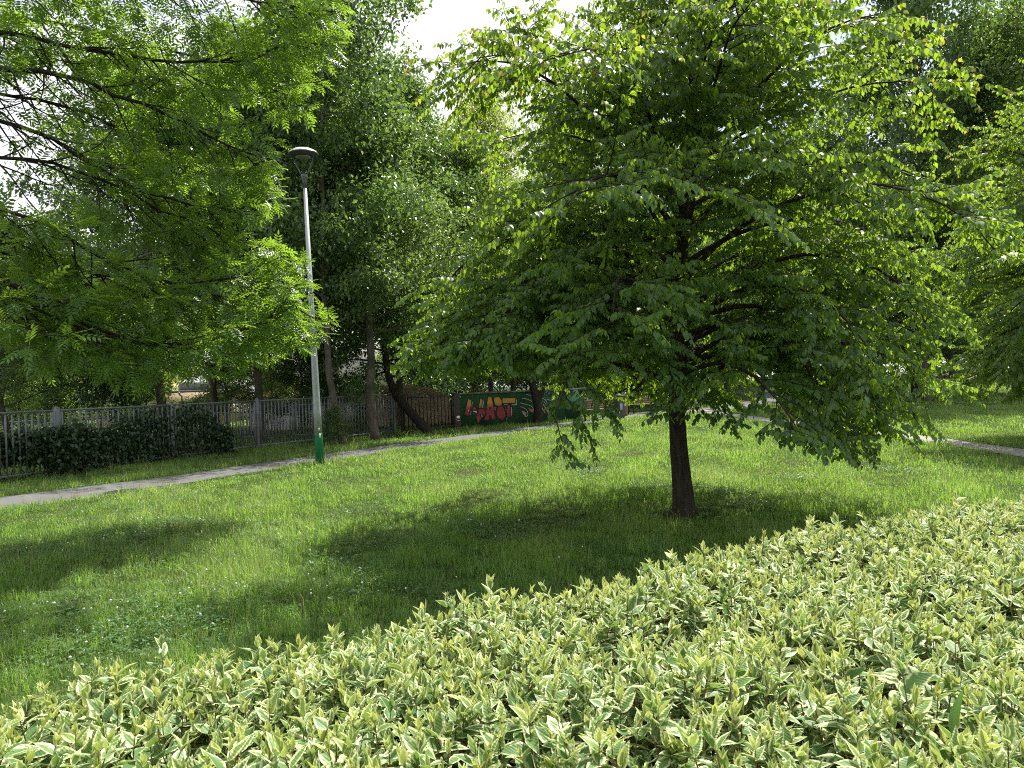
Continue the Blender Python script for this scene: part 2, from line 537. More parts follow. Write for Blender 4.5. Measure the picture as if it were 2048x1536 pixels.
def build_clover():
    r = np.random.default_rng(5)
    wv, w2 = Waves(1.3, 21), Waves(3.5, 22)
    n = 120000
    rad = np.sqrt(r.uniform(3.0**2, 13**2, n)); th = r.uniform(-.78,.78,n)
    x, y = rad*np.sin(th), rad*np.cos(th)
    P = np.stack([x,y],1)
    zone = np.exp(-(((x+2.6)/1.5)**2+((y-5.1)/.8)**2))*1.6 + np.exp(-(((x+4)/2.5)**2+((y-8.0)/1.2)**2))*.5
    prob = np.clip(wv(x,y)*.5 + w2(x,y)*.4 + zone -.22, 0, 1)*.7
    keep = (r.random(n) < prob) & (P@HN > H_FAR-.1) & (seg_dist(P, PNd[::3], PFd[::3]) > .1)
    x, y = x[keep], y[keep]; n = len(x)
    z = r.uniform(.035,.095,n)
    T = np.array([[0,0,0],[-.32,.35,.03],[-.45,.75,.05],[-.2,1,.02],[0,.92,-.03],[.2,1,.02],[.45,.75,.05],[.32,.35,.03],[0,.5,-.04]])
    F3 = [np.array([[8,0,1],[8,1,2],[8,2,3],[8,3,4],[8,4,5],[8,5,6],[8,6,7],[8,7,0]])]
    pos, ax, ref, sc, tn = [], [], [], [], []
    az0 = r.uniform(0,2*np.pi,n); s0 = r.uniform(.013,.024,n); t0 = np.clip(r.normal(.5,.25,n),0,1)
    for k in range(3):
        a = az0 + k*2.094
        tilt = r.normal(.15,.25,n)
        A = nrm(np.stack([np.cos(a), np.sin(a), tilt],1))
        pos.append(np.stack([x,y,z],1)); ax.append(A); sc.append(s0)
        ref.append(np.stack([-np.sin(a),np.cos(a),r.normal(0,.2,n)],1)); tn.append(t0)
    pos, ax, ref = map(np.concatenate, (pos, ax, ref)); sc = np.concatenate(sc); tn = np.concatenate(tn)
    X, Y, Z = rand_frames(ax, len(pos), r, ref)
    v, fs, at_ = scatter(T, F3, pos, X, Y, Z, sc, tn)
    tag(link('clover', mesh_np('clover', v, fs, at_, mats=[MAT['clover']])), 'pale clover leaves spread in patches through the lawn', 'clover', kind='stuff')
    # white clover blossoms
    m = 95
    idx = r.choice(n, m, replace=False)
    mb = MB()
    for i_ in idx:
        c = np.array([x[i_]+r.normal(0,.05), y[i_]+r.normal(0,.05), r.uniform(.09,.15)])
        s = r.uniform(.006,.011)
        mb.lathe([(s*.3,-s*.8),(s*.95,-s*.2),(s*.8,s*.5),(s*.2,s*.9)], c, k=6)
    MAT['blossom'] = noisemat('clover_blossom', (.55,.55,.47), (.75,.74,.66), scale=200, rough=.9, bump=0)
    o = mb.build('clover_blossoms', MAT['blossom'])
    tag(o, 'small white clover blossoms dotted over the lawn', 'flowers', kind='stuff')
build_clover()

# ------------------------------------------------------------------ leaf templates
# ovate, folded a little along the midrib, x across, y along, z normal, unit length
OV = np.array([[0,0,0],[-.27,.16,.05],[0,.2,0],[.27,.16,.05],[-.36,.45,.06],[0,.5,-.03],[.36,.45,.06],[-.2,.78,.0],[0,.8,-.08],[.2,.78,.0],[0,1.08,-.17]])
OVF = [np.array([[0,2,1],[0,3,2],[7,8,10],[8,9,10]]), np.array([[1,2,5,4],[2,3,6,5],[4,5,8,7],[5,6,9,8]])]
KITE = np.array([[0,0,0],[-.3,.4,.07],[0,1,-.06],[.3,.4,.07]])
KITEF = [np.array([[0,2,1],[0,3,2]])]
LAN = np.array([[0,0,0],[-.15,.35,.03],[0,.4,-.02],[.15,.35,.03],[-.11,.7,.0],[.11,.7,.0],[0,1,-.1]])
LANF = [np.array([[0,2,1],[0,3,2],[4,2,6],[2,5,6],[1,2,4],[2,3,5]])]

def polyl(p, d, L, n, wander, trop, r, trop_end=None):
    pts = [np.array(p, float)]; d = np.array(d, float); st = L/n
    dirs = [d]
    for i_ in range(n):
        tr = trop if trop_end is None else trop+(trop_end-trop)*i_/max(1,n-1)
        d = d + r.normal(0, wander, 3); d[2] += tr*st
        d = d/np.linalg.norm(d)
        pts.append(pts[-1]+d*st); dirs.append(d)
    return np.array(pts), np.array(dirs)

def along(P, D, t):
    n = len(P)-1; x = min(max(t*n, 0), n-1e-6); i_ = int(x); f_ = x-i_
    return P[i_]*(1-f_)+P[i_+1]*f_, D[min(i_+1, n)]

def side_dir(d, az, ang):
    """direction leaving d at angle ang, azimuth az measured from horizontal side"""
    h = np.cross(d, UP); l = np.linalg.norm(h)
    h = h/l if l > .05 else np.array([1.,0,0])
    u = np.cross(h, d)
    s = h*math.cos(az)+u*math.sin(az)
    return d*math.cos(ang)+s*math.sin(ang)

# ------------------------------------------------------------------ the broad tree on the lawn (and its neighbour at the right edge)
def make_katsura():
    r = np.random.default_rng(31)
    root = empty('broadleaf_tree', (0,0,0))
    wood = Wood(); tw = Wood()
    # trunk
    zz = np.array([-.08,0,.12,.35,.8,1.3,1.7,2.1,2.7,3.4,4.3,5.3,6.3,7.2])
    xx = np.array([0,0,.0,-.005,-.03,-.035,-.03,.0,.05,.10,.17,.30,.42,.52])
    rr = np.array([.165,.152,.128,.112,.098,.092,.088,.082,.074,.062,.05,.036,.022,.008])
    P = np.stack([xx, np.sin(zz*1.3)*.03, zz],1)
    zf = np.linspace(0,1,70)**1.4; zi = zz[0]+(zz[-1]-zz[0])*zf
    P = np.stack([np.interp(zi,zz,P[:,k]) for k in range(3)],1); rr = np.interp(zi,zz,rr)
    tv, tf = tube_np(P, rr, 36)
    # fluting / buttress at the foot
    ang = np.arctan2(tv[:,1], tv[:,0])
    k = 1+(.10*np.sin(ang*3+.6)+.06*np.sin(ang*5+2))*np.exp(-np.clip(tv[:,2],0,9)*2.0)+.03*np.sin(ang*7+tv[:,2]*1.5)+.022*np.sin(ang*13+np.sin(tv[:,2]*5)*1.2)+r.normal(0,.012,len(tv))
    axis = np.stack([np.interp(tv[:,2], zz, xx), np.sin(tv[:,2]*1.3)*.03, tv[:,2]],1)
    tv = axis+(tv-axis)*k[:,None]
    wood.v.append(tv); wood.f.append(tf); wood.n += len(tv)
    L = []      # leaves: pos, twigdir, side, size, young
    def skirt(x, y):
        az_ = np.arctan2(y, x); rad_ = np.hypot(x, y)
        left = sstep(.45,.75,-np.cos(az_))*sstep(.9,1.6,rad_)
        return (1.22-.52*np.clip(np.cos(az_+.5),0,1)**1.2+.56*left*(1-np.exp(-((az_+2.2)/.2)**2))
                -.40*np.exp(-((az_+2.18)/.17)**2)*sstep(1.2,1.7,rad_)+.18*np.exp(-((az_+1.6)/.35)**2)*(rad_<3.2))
    def cut(P):
        ok = P[:,2] > skirt(P[:,0],P[:,1])+.02
        k = len(P) if ok.all() else int(np.argmin(ok))
        return k
    nl = 66
    extra = [(1.7,-.62),(1.85,-.15),(2.1,-.9),(2.25,-.42),(1.95,-2.2),(2.3,-2.75),(2.6,-2.95),(2.0,3.0),(2.35,2.75),(2.75,-3.05),(3.1,2.95)]
    for i_ in range(nl+len(extra)):
        t = i_/(nl-1)
        z = 1.5+5.45*t**1.15
        az = i_*2.39996+r.normal(0,.15)
        ex = i_ >= nl
        if ex: z, az = extra[i_-nl]
        Lb = (r.uniform(3.2,3.8) if math.cos(az) < -.7 else r.uniform(2.3,3.1)) if ex else np.interp(z, [1.5,2.2,3.2,4.4,5.4,6.3,7.0], [3.1,3.5,3.3,2.4,1.6,1.05,.55])*r.uniform(.80,1.15)
        e0 = np.interp(z, [1.5,2.5,4.5,7], [28,40,50,64])+r.normal(0,6)
        if ex: e0 = r.uniform(14,30)
        if z > 4.2 and math.cos(az) < -.35: Lb *= .72
        e0 = math.radians(e0)
        d = np.array([math.cos(az)*math.cos(e0), math.sin(az)*math.cos(e0), math.sin(e0)])
        right = max(0, math.cos(az+.35))
        tr = np.interp(z, [1.5,2.5,4.5,7], [-.20,-.22,-.24,-.25])
        tre = np.interp(z, [1.5,2.5,4.5,7], [-1.15,-.85,-.50,-.2])-.25*right*(z<2.6)-((.05 if math.cos(az) < -.7 else .45) if ex else 0)
        p0 = np.array([np.interp(z,zz,xx), math.sin(z*1.3)*.03, z])
        P, D = polyl(p0, d, Lb, 12, .045, tr, r, tre)
        r0 = np.interp(z,[1.5,3,7],[.040,.036,.012])*r.uniform(.8,1.15)
        kc = max(4,cut(P)); P, D = P[:kc], D[:kc]
        wood.add(P, np.linspace(r0, .005, 13)[:kc], 6)
        ns = int(Lb*(kc-1)/12/.15)
        for k_ in range(ns):
            tt = .16+.84*(k_+r.uniform(0,.9))/ns
            q, dq = along(P, D, tt)
            side = 1 if k_%2 else -1
            azs = (0 if side>0 else math.pi)+r.normal(.12*side,.45)
            d2 = side_dir(dq, azs, math.radians(r.normal(52,10)))
            L2 = (1.25*(1-.62*tt)+.18)*r.uniform(.7,1.2)*min(1,Lb/2.6+.25)
            P2, D2 = polyl(q, d2, L2, 6, .06, -.10, r, -.75)
            kc = cut(P2)
            if kc < 3: continue
            P2, D2 = P2[:kc], D2[:kc]
            tw.add(P2, np.linspace(.0075,.002,kc), 3)
            n3 = max(2,int(L2/.11))
            for j_ in range(n3+1):
                t3 = .2+.8*(j_+r.uniform(0,.8))/(n3+1)
                if j_ == n3: t3 = .97
                q3, dq3 = along(P2, D2, t3)
                az3 = (0 if j_%2 else math.pi)+r.normal(0,.4)
                d3 = side_dir(dq3, az3, math.radians(r.normal(48,10) if j_ < n3 else 8))
                L3 = r.uniform(.2,.46)*(1.05-.45*t3)
                if j_ == n3: L3 = r.uniform(.2,.42)
                P3, D3 = polyl(q3, d3, L3, 4, .05, -.5, r, -1.4)
                if P3[-1][2] < skirt(P3[-1][0],P3[-1][1])-.06: continue
                tw.add(P3[::2], [.003,.0022,.0013], 3)
                nn = max(3,int(L3/.024))
                for m_ in range(nn):
                    tl = .12+.88*(m_+.5)/nn
                    q4, d4 = along(P3, D3, tl)
                    sz = r.uniform(.048,.076)*(1-.35*max(0,tl-.6)/.4)
                    L.append((*q4, *d4, 1 if m_%2 else -1, sz, max(0,(tl-.65)/.35)))
            # a few leaves straight on the branchlet
            for m_ in range(int(L2/.05)):
                q4, d4 = along(P2, D2, .1+.9*r.random())
                L.append((*q4, *d4, 1 if m_%2 else -1, r.uniform(.052,.080), 0))
    L = np.array(L)
    rad = np.hypot(L[:,0],L[:,1]); zmin = skirt(L[:,0],L[:,1])-.12
    keep = (L[:,2] > zmin+r.normal(0,.10,len(L))) & (rad > .14)
    L = L[keep]
    n = len(L)
    pos, td, side, sz, yg = L[:,:3], nrm(L[:,3:6]), L[:,6], L[:,7], L[:,8]
    hs = nrm(np.cross(td, UP)+1e-4)*side[:,None]
    a = nrm(hs*.55+td*.3-UP*r.uniform(.45,1.15,n)[:,None]+r.normal(0,.2,(n,3)))
    ref = td+r.normal(0,.25,(n,3))
    X, Y, Z = rand_frames(a, n, r, ref)
    flip = np.where(Z[:,2]<0,-1,1)[:,None]
    X, Z = X*flip, Z*flip
    outer = sstep(2.0,3.8, np.hypot(pos[:,0],pos[:,1])+.35*np.clip(pos[:,2]-4,0,4))
    young = np.clip(yg*r.uniform(.2,1.3,n)*(.08+1.1*outer*sstep(2.4,5.0,pos[:,2]))-.16, 0, .9)
    tone = np.clip(r.normal(.42,.30,n)+.2*outer,0,1)
    v, fs, at_ = scatter(OV, OVF, pos+a*.012, X, Y, Z, sz, tone, young)
    me = mesh_np('crown', v, fs, at_, mats=[MAT['katsura']])
    wood.build('trunk', MAT['bark'], root)
    tw.build('branchlets', MAT['bark_dark'], root)
    link('crown', me, root)
    return root, n

kat, nleaf = make_katsura()
kb = gnd(1368, 1032)
kat.location = (kb[0], kb[1], 0)
tag(kat, 'broad layered tree with hanging rounded leaves standing alone on the sunny lawn', 'tree', 'trees around the park')
kat2 = copy_tree(kat)
kat2.location = (12.3, 14.0, 0); kat2.rotation_euler = (0,0,2.1); kat2.scale = (1.08,1.08,1.1)
tag(kat2, 'yellow-tipped tree reaching in at the right edge beside the pale footpath', 'tree', 'trees around the park')
print('katsura leaves', nleaf)

# ------------------------------------------------------------------ the ash on the left
def make_ash():
    r = np.random.default_rng(77)
    base = np.array([-9.3, 6.6])
    root = empty('ash_tree', (base[0], base[1], 0), label='large ash tree sweeping feathery bright green branches in from the left edge', cat='tree', group='trees around the park')
    off = np.array([base[0], base[1], 0])
    wood = Wood(); tw = Wood()
    tz = np.array([-.1,0,.3,1,2,3.5,5,7,9,11])
    TP = np.stack([tz*.05, tz*.03, tz],1)
    wood.add(TP, [.36,.33,.27,.24,.22,.20,.17,.13,.08,.03], 14)
    limbs = []
    def limb(z0, pts, r0):
        A = [np.array([z0*.05, z0*.03, z0])]
        for px, py, Y in pts:
            A.append(at(px,py,Y)-off)
        A = np.array(A); c_ = np.concatenate([[0],np.cumsum(np.linalg.norm(np.diff(A,axis=0),axis=1))])
        q_ = np.linspace(0,c_[-1],30); A = np.stack([np.interp(q_,c_,A[:,k]) for k in range(3)],1)
        for _ in range(7): A[1:-1] = A[1:-1]*.5+(A[:-2]+A[2:])*.25
        limbs.append((A, r0*.95))
    limb(3.9, [(-60,112,7.3),(60,135,7.4),(180,168,7.6),(290,205,7.8),(400,265,8.1),(500,315,8.4),(580,330,8.7)], .062)
    limb(4.6, [(-60,40,7.2),(110,85,7.4),(230,118,7.7),(380,132,8.1),(520,115,8.5),(630,70,8.9)], .05)
    limb(3.4, [(-40,190,7.0),(70,262,7.3),(150,312,7.5),(260,375,7.9),(380,420,8.2),(470,430,8.5),(540,400,8.8)], .05)
    limb(2.9, [(-40,295,6.9),(80,305,7.2),(200,352,7.5),(300,405,7.8),(400,465,8.2),(490,490,8.6)], .042)
    limb(2.6, [(-40,380,6.8),(90,440,7.2),(180,500,7.5),(280,560,7.8),(380,590,8.2),(470,570,8.4),(560,520,8.7)], .04)
    limb(2.2, [(-40,500,6.6),(60,580,7.0),(130,640,7.2),(200,680,7.5),(330,702,7.9),(440,690,8.2),(540,640,8.6),(630,590,8.9)], .05)
    limb(2.2, [(-40,540,6.3),(50,600,6.6),(120,655,6.9),(190,690,7.2),(260,690,7.5),(330,640,7.8)], .035)
    limb(5.4, [(-60,-110,7.2),(200,-50,7.7),(420,-10,8.2),(590,10,8.6),(690,30,8.9)], .05)
    limb(6.4, [(0,-350,7.4),(260,-260,8),(480,-190,8.5),(660,-130,9)], .05)
    limb(6.8, [(100,-330,7.2),(400,-300,7.4),(620,-260,7.8),(820,-190,8.2)], .05)
    limb(7.4, [(200,-520,7.0),(500,-450,7.1),(720,-360,7.5),(840,-290,7.7)], .05)
    limb(2.4, [(-40,450,7.6),(120,520,8.2),(300,600,8.6),(440,640,8.8),(540,560,9.0),(600,530,9.2)], .035)
    limb(2.5, [(-30,470,8.0),(150,560,8.5),(330,650,8.9),(470,660,9.1),(580,655,9.3),(650,640,9.4)], .035)
    limb(3.2, [(-30,160,8.0),(160,220,8.5),(330,290,8.9),(470,345,9.2),(550,370,9.4)], .04)
    limb(4.2, [(-30,20,8.2),(200,60,8.7),(420,130,9.1),(560,190,9.4),(640,210,9.6)], .045)
    # the rest of the crown, out of the frame
    for i_ in range(16):
        az = r.uniform(1.2, 5.6); z = r.uniform(3,10.5); e = r.uniform(.2,.9)
        d = np.array([math.cos(az)*math.cos(e), math.sin(az)*math.cos(e), math.sin(e)])
        P, D = polyl(np.array([z*.05,z*.03,z]), d, np.interp(z,[3,6,10.5],[5,4.6,2]), 10, .06, -.08, r)
        limbs.append((P, .05))
    leaves = []
    # outline of this side of the crown: right-hand reach by height, and the open window among the limbs
    by_ = np.array([-700,-150,0,120,200,270,310,400,480,500,560,640,690,730,765,800]); bx_ = np.array([900,880,690,680,640,570,545,535,530,580,615,650,640,540,300,-100])
    def inside(P):
        P = P+off; k = F/np.maximum(P[:,1],.5)
        u, v_ = P[:,0]*k, (H-P[:,2])*k
        px, py = 1024+u*cs+v_*sn, 768-u*sn+v_*cs
        lim = np.interp(py, by_, bx_)
        return (px < lim+r.normal(0,14,len(P))) | (P[:,1] < 5) 
    def window_(P):
        P = P+off; k = F/max(P[1],.5); u, v_ = P[0]*k, (H-P[2])*k
        px, py = 1024+u*cs+v_*sn, 768-u*sn+v_*cs
        return (((px-70)/190)**2+((py-275)/150)**2 < 1) and P[1] > 5
    for li, (P, r0) in enumerate(limbs):
        P = P+r.normal(0,.02,P.shape)*np.linspace(0,1,len(P))[:,None]
        D = np.empty_like(P); D[1:] = nrm(np.diff(P,axis=0)); D[0]=D[1]
        seg = np.linalg.norm(np.diff(P,axis=0),axis=1); Ltot = seg.sum()
        wood.add(P, np.linspace(r0,.007,len(P)), 7)
        main = li < 15
        ns = int(Ltot/(.150 if main else .40))
        for k_ in range(ns):
            tt = .18+.82*(k_+r.uniform(0,.9))/ns
            q, dq = along(P, D, tt)
            if main and (q[0]+off[0]) < -.80*(q[1]+off[1]) and r.random() < .7: continue
            side = 1 if k_%2 else -1
            d2 = side_dir(dq, (0 if side>0 else math.pi)+r.normal(-.2*side,.7), math.radians(r.normal(45,12)))
            d2[2] -= .25
            L2 = r.uniform(.55,1.35)*(1.1-.5*tt)
            P2, D2 = polyl(q, nrm(d2), L2, 7, .07, -.55, r, 1.5)
            if main:
                ok = inside(P2); kc = 8 if ok.all() else int(np.argmin(ok))
                if kc < 3: continue
                P2, D2 = P2[:kc], D2[:kc]
            tw.add(P2, np.linspace(.013*(1.15-.5*tt),.004,len(P2)), 4)
            n3 = max(2,int(L2/.21))
            for j_ in range(n3+1):
                t3 = .3+.7*(j_+r.uniform(0,.7))/(n3+1) if j_ < n3 else 1.0
                q3, dq3 = along(P2, D2, t3)
                if j_ < n3:
                    d3 = side_dir(dq3, (0 if j_%2 else math.pi)+r.normal(0,.5), math.radians(r.normal(48,10)))
                    L3 = r.uniform(.12,.38)
                else:
                    d3 = dq3; L3 = r.uniform(.12,.3)
                P3, D3 = polyl(q3, d3, L3, 4, .06, .2, r, 1.4)
                if main and not inside(P3[-1:])[0]: continue
                tw.add(P3[::2], [.0045,.0035,.0025], 3)
                if main and window_(P3[-1]) and r.random() < .8: continue
                # opposite pairs of compound leaves crowded near the tip
                for m_ in range(r.integers(2,5)):
                    q4, d4 = along(P3, D3, 1-.24*m_)
                    ph = r.uniform(0,2*np.pi)
                    for s_ in (0, math.pi):
                        leaves.append((*q4, *side_dir(d4, ph+s_, math.radians(r.normal(58,12))), r.uniform(.14,.235)))
                leaves.append((*P3[-1], *D3[-1], r.uniform(.13,.21)))
    Lf = np.array(leaves); n = len(Lf)
    pos, a, sz = Lf[:,:3], nrm(Lf[:,3:6]-UP*.18), Lf[:,6]
    upref = UP[None]*np.ones((n,1))+r.normal(0,.35,(n,3))
    Z = nrm(upref-(upref*a).sum(1,keepdims=True)*a); X = np.cross(a, Z)
    # compound template: rachis + 9 leaflets
    TV, TF, k = [], [], 0
    def leaflet(p, d, L):
        nonlocal k
        d = d/np.linalg.norm(d); w = np.array([-d[1], d[0], 0])
        TV.append(np.array([p + w*q[0]*L*1.12 + d*q[1]*L + np.array([0,0,q[2]*L-.10*(q[1]*L)]) for q in LAN])); TF.append(LANF[0]+k); k += len(LAN)
    for i_, yy in enumerate((.28,.46,.64,.82)):
        sag = -.14*yy*yy
        for s_ in (-1,1):
            leaflet(np.array([0,yy,sag]), np.array([s_*.86,.5,0]), .36-.02*abs(i_-1.5))
    leaflet(np.array([0,.93,-.12]), np.array([0,1,0]), .38)
    TV.append(np.array([[-.008,0,0],[.008,0,0],[.006,.55,-.04],[-.006,.55,-.04],[0,.98,-.135]])); TF.append(np.array([[0,1,2],[0,2,3],[3,2,4]])+k); k += 5
    T = np.concatenate(TV)
    tone = np.clip(r.normal(.5,.22,n),0,1)
    v, fs, at_ = scatter(T, [np.concatenate(TF)], pos, X, a, Z, sz, tone)
    wood.build('trunk', MAT['bark_dark'], root)
    tw.build('branchlets', MAT['bark_dark'], root)
    link('crown', mesh_np('crown', v, fs, at_, mats=[MAT['ash']]), root)
    print('ash leaves', n)
make_ash()

# ------------------------------------------------------------------ trees along the fence and beyond: prototypes
def make_bg(seed, h, crown0, R, nlimb, clump, leaf, sig, trunk_r, shape, e_lo=30, e_hi=70, droop=-.05, fork=None, lean=None, mat='bark_grey', nclump=6, upright=0.0):
    r = np.random.default_rng(seed)
    root = empty('background_tree', (0,0,0))
    wood = Wood()
    zz = np.concatenate([[-.1,0,.25],np.linspace(.8,h*.97,12)])
    bx = np.cumsum(r.normal(0,.05,len(zz)))*np.clip(zz/3,0,1.2); by = np.cumsum(r.normal(0,.05,len(zz)))*np.clip(zz/3,0,1.2)
    if lean is not None:
        bx = bx+np.interp(zz, lean[0], lean[1])
    rad = trunk_r*np.interp(zz/h,[0,.02,.1,.5,1],[1.25,1.1,1,.6,.06])
    P = np.stack([bx,by,zz],1)
    wood.add(P, rad, 12)
    if fork is not None:
        zf, dx, dy = fork
        q = np.linspace(0,1,9)
        PF_ = np.stack([np.interp(zf,zz,bx)+dx*q**.8, np.interp(zf,zz,by)+dy*q, zf+q*h*.55],1)
        wood.add(PF_, trunk_r*.8*(1-.85*q), 10)
    anchors = []
    starts = []
    for i_ in range(nlimb):
        t = i_/(nlimb-1)
        z = crown0+(h*.93-crown0)*t
        az = i_*2.39996+r.normal(0,.25)
        Lb = R*shape(t)*r.uniform(.75,1.15)
        e = math.radians(e_lo+(e_hi-e_lo)*t+r.normal(0,8))
        d = np.array([math.cos(az)*math.cos(e), math.sin(az)*math.cos(e), math.sin(e)])
        p0 = np.array([np.interp(z,zz,bx), np.interp(z,zz,by), max(z-Lb*.25*math.sin(e), crown0*.8)])
        Pl, D = polyl(p0, d, Lb, 8, .09, droop, r, droop*2)
        wood.add(Pl, np.linspace(max(.018,trunk_r*.32*(1-.6*t)), .008, 9), 5)
        for k_ in range(max(3,int(Lb/.42))):
            tt = .25+.75*(k_+r.random())/max(3,int(Lb/.42))
            q, dq = along(Pl, D, tt)
            d2 = side_dir(dq, r.uniform(0,2*np.pi), math.radians(r.normal(50,12)))
            d2[2] += upright
            L2 = r.uniform(.5,1.5)*(R/4)**.5*(1.1-.5*tt)
            P2, D2 = polyl(q, nrm(d2), L2, 4, .12, -.05, r, -.3)
            wood.add(P2, np.linspace(.012,.004,5), 3)
            for c_ in range(nclump):
                q3, d3 = along(P2, D2, .15+.85*(c_+r.random())/nclump)
                anchors.append((*q3, *d3))
    A = np.array(anchors)
    # each clump is a flattened spray along its own direction
    n = len(A)*clump
    idx = np.repeat(np.arange(len(A)), clump)
    dv = nrm(A[:,3:6]+r.normal(0,.5,(len(A),3)))
    pos = A[idx,:3]+dv[idx]*r.normal(.1,sig*1.1,n)[:,None]+r.normal(0,sig,(n,3))*np.array([1,1,.55])
    a = nrm(dv[idx]*.5-UP*r.uniform(-.1,.8,n)[:,None]+r.normal(0,.55,(n,3)))
    ref = UP[None]+r.normal(0,.55,(n,3))
    Z = nrm(ref-(ref*a).sum(1,keepdims=True)*a); X = np.cross(a,Z)
    tone = np.clip(r.normal(.42,.22,n)+np.repeat(r.normal(0,.16,len(A)),clump),0,1)
    keep = pos[:,2] > crown0*.55
    v, fs, at_ = scatter(KITE, KITEF, pos[keep], X[keep], a[keep], Z[keep], leaf*r.uniform(.7,1.25,n)[keep], tone[keep])
    o = wood.build('trunk', MAT[mat], root)
    link('crown', mesh_np('crown', v, fs, at_, mats=[MAT['bgleaf']]), root)
    return root, int(keep.sum())

egg = lambda t: math.sin(math.pi*min(1,(t*.80+.17)))**.8
dome = lambda t: max(.22, math.sqrt(max(0,1-(t*.97)**2)))
tall_ = lambda t: .55+.45*math.sin(math.pi*(t*.75+.15)) if t < .9 else .55
PROTO = {}
PROTO['maple'], n1 = make_bg(101, 15.0, 3.6, 4.8, 48, 30, .15, .24, .135, egg, nclump=5)
PROTO['locust'], n2 = make_bg(102, 16.5, 3.6, 4.1, 48, 30, .13, .26, .13, tall_, 38, 74, nclump=5, upright=.25)
PROTO['dense'], n3 = make_bg(103, 8.0, 1.5, 3.0, 40, 26, .13, .20, .14, dome, 15, 65, nclump=5)
PROTO['mop'], n4 = make_bg(104, 3.2, 2.0, 1.1, 22, 16, .13, .13, .06, lambda t:.9 if t<.8 else .6, 5, 60, nclump=4)
PROTO['linden'], n5 = make_bg(105, 13.0, 3.0, 4.4, 48, 32, .125, .22, .15, dome, 22, 70, droop=-.08, nclump=5)
PROTO['shrub'], n6 = make_bg(106, 2.2, .25, 1.2, 26, 22, .09, .14, .03, lambda t:.95, 30, 75, nclump=4)
print('bg leaves', n1,n2,n3,n4,n5,n6)

PROTO['bent'], _ = make_bg(107, 15.0, 4.3, 4.3, 44, 30, .15, .24, .115, egg, nclump=5, lean=([0,.6,1.3,2.4,4,15],[0,-.16,-.33,-.42,-.42,-.4]))
PROTO['bowed'], _ = make_bg(108, 11.5, 3.9, 3.7, 42, 32, .125, .22, .15, dome, 24, 70, nclump=5, lean=([0,.6,1.4,2.6,12],[0,-.14,-.25,-.27,-.3]))
PROTO['leaning'], _ = make_bg(109, 7.5, 2.1, 2.7, 34, 26, .12, .2, .16, dome, 5, 65, droop=-.16, nclump=5, mat='bark_dark', lean=([0,1.35,2,3,8],[0,-1.15,-1.45,-1.6,-1.7]))
PROTO['forked'], _ = make_bg(110, 11.0, 2.7, 3.9, 42, 32, .12, .22, .19, dome, 20, 70, nclump=5, mat='bark_dark', fork=(.95,1.7,.3), lean=([0,.9,2.5,11],[0,0,-.35,-.5]))
_used = set()
def tree(kind, x, y, label, s=1.0, rz=None, col=(1,1,1), name=None, group='trees around the park', cat='tree', sz=None, tilt=None):
    o = PROTO[kind] if kind not in _used else copy_tree(PROTO[kind])
    _used.add(kind)
    o.name = name or {'maple':'maple_tree','locust':'locust_tree','dense':'understory_tree','mop':'standard_tree','bent':'maple_tree','bowed':'linden_tree','leaning':'leaning_tree','forked':'forked_tree','linden':'linden_tree','shrub':'shrub'}[kind]
    o.location = (x, y, float(hz(x,y)))
    o.rotation_euler = (*(tilt or (0,0)), rz if rz is not None else (x*12.9898+y*78.233) % 6.28)
    o.scale = (s, s, sz or s)
    tag(o, label, cat, group)
    for ch in o.children:
        if ch.name.startswith('crown'): ch.color = (*col, 1)
    return o

DK, MD, LT, YL = (.78,.92,.78), (.9,.98,.85), (1.25,1.3,.95), (1.7,1.5,.85)
def tp(kind, px, py, label, **kw):
    g = gnd(px, py); return tree(kind, g[0], g[1], label, **kw)
def ty(kind, px, Y, label, **kw):
    return tree(kind, (px-1024)/F*Y, Y, label, **kw)
# along the fence
tp('bent', 688, 890, 'tall dark tree with a slender bent trunk just right of the lamp post', col=DK, sz=1.05, s=.9, rz=0)
tp('bowed', 752, 880, 'tree with a pale brown trunk rooted against the grey fence, second right of the lamp', col=MD, s=.95, rz=0)
ty('linden', 655, 27.5, 'dense dark green tree behind the fence with bright sunlit tufts', col=(.7,.85,.75), sz=1.25)
tp('leaning', 858, 866, 'dark bushy tree whose trunk leans steeply left across the iron railing', col=DK, s=1.0, rz=0)
ty('locust', 980, 36, 'tall pale yellow-green tree with thin top sprigs against the sky gap', col=YL, s=1.0)
ty('linden', 955, 33, 'broad sunlit green tree closing the gap left of the lawn tree', col=LT, s=1.0, sz=1.05)
ty('linden', 840, 35, 'green tree rising behind the sand mound below the sky gap', col=LT, sz=1.1)
ty('maple', 620, 33, 'tall maple behind the lamp head in front of the white house', col=(.75,.9,.75), s=1.15)
ty('maple', 520, 23.5, 'dark grey-trunked tree inside the fence left of the lamp pole', col=(.6,.75,.65), s=.95)
ty('linden', 330, 21.0, 'leafy tree overhanging the fence and the dark ivy shrub', col=(.75,.9,.7), s=.9)
ty('linden', 20, 18.5, 'garden tree leaning over the fence at the left edge', col=MD, s=.52)
ty('maple', 800, 30, 'dark full tree behind the iron railing', col=(.62,.76,.62), s=1.05)
ty('locust', 1140, 36, 'light green tree behind the far end of the painted wall', col=LT, s=.95)
ty('maple', 430, 26, 'thick ivy-dark tree inside the fence left of the lamp', col=(.42,.55,.5), s=.95)
ty('maple', 120, 31, 'broad tree far inside the fenced garden at the left edge', col=(.85,1.0,.7), s=.66)
ty('linden', -150, 27, 'garden tree beyond the left edge of the fence', col=MD, s=.62)
ty('dense', 60, 36, 'yellow-green bushy tree behind the inner garden fence', col=YL, s=1.0)
ty('dense', 300, 44, 'sunny yellow-green tree behind the cream outbuilding', col=YL, s=.75)
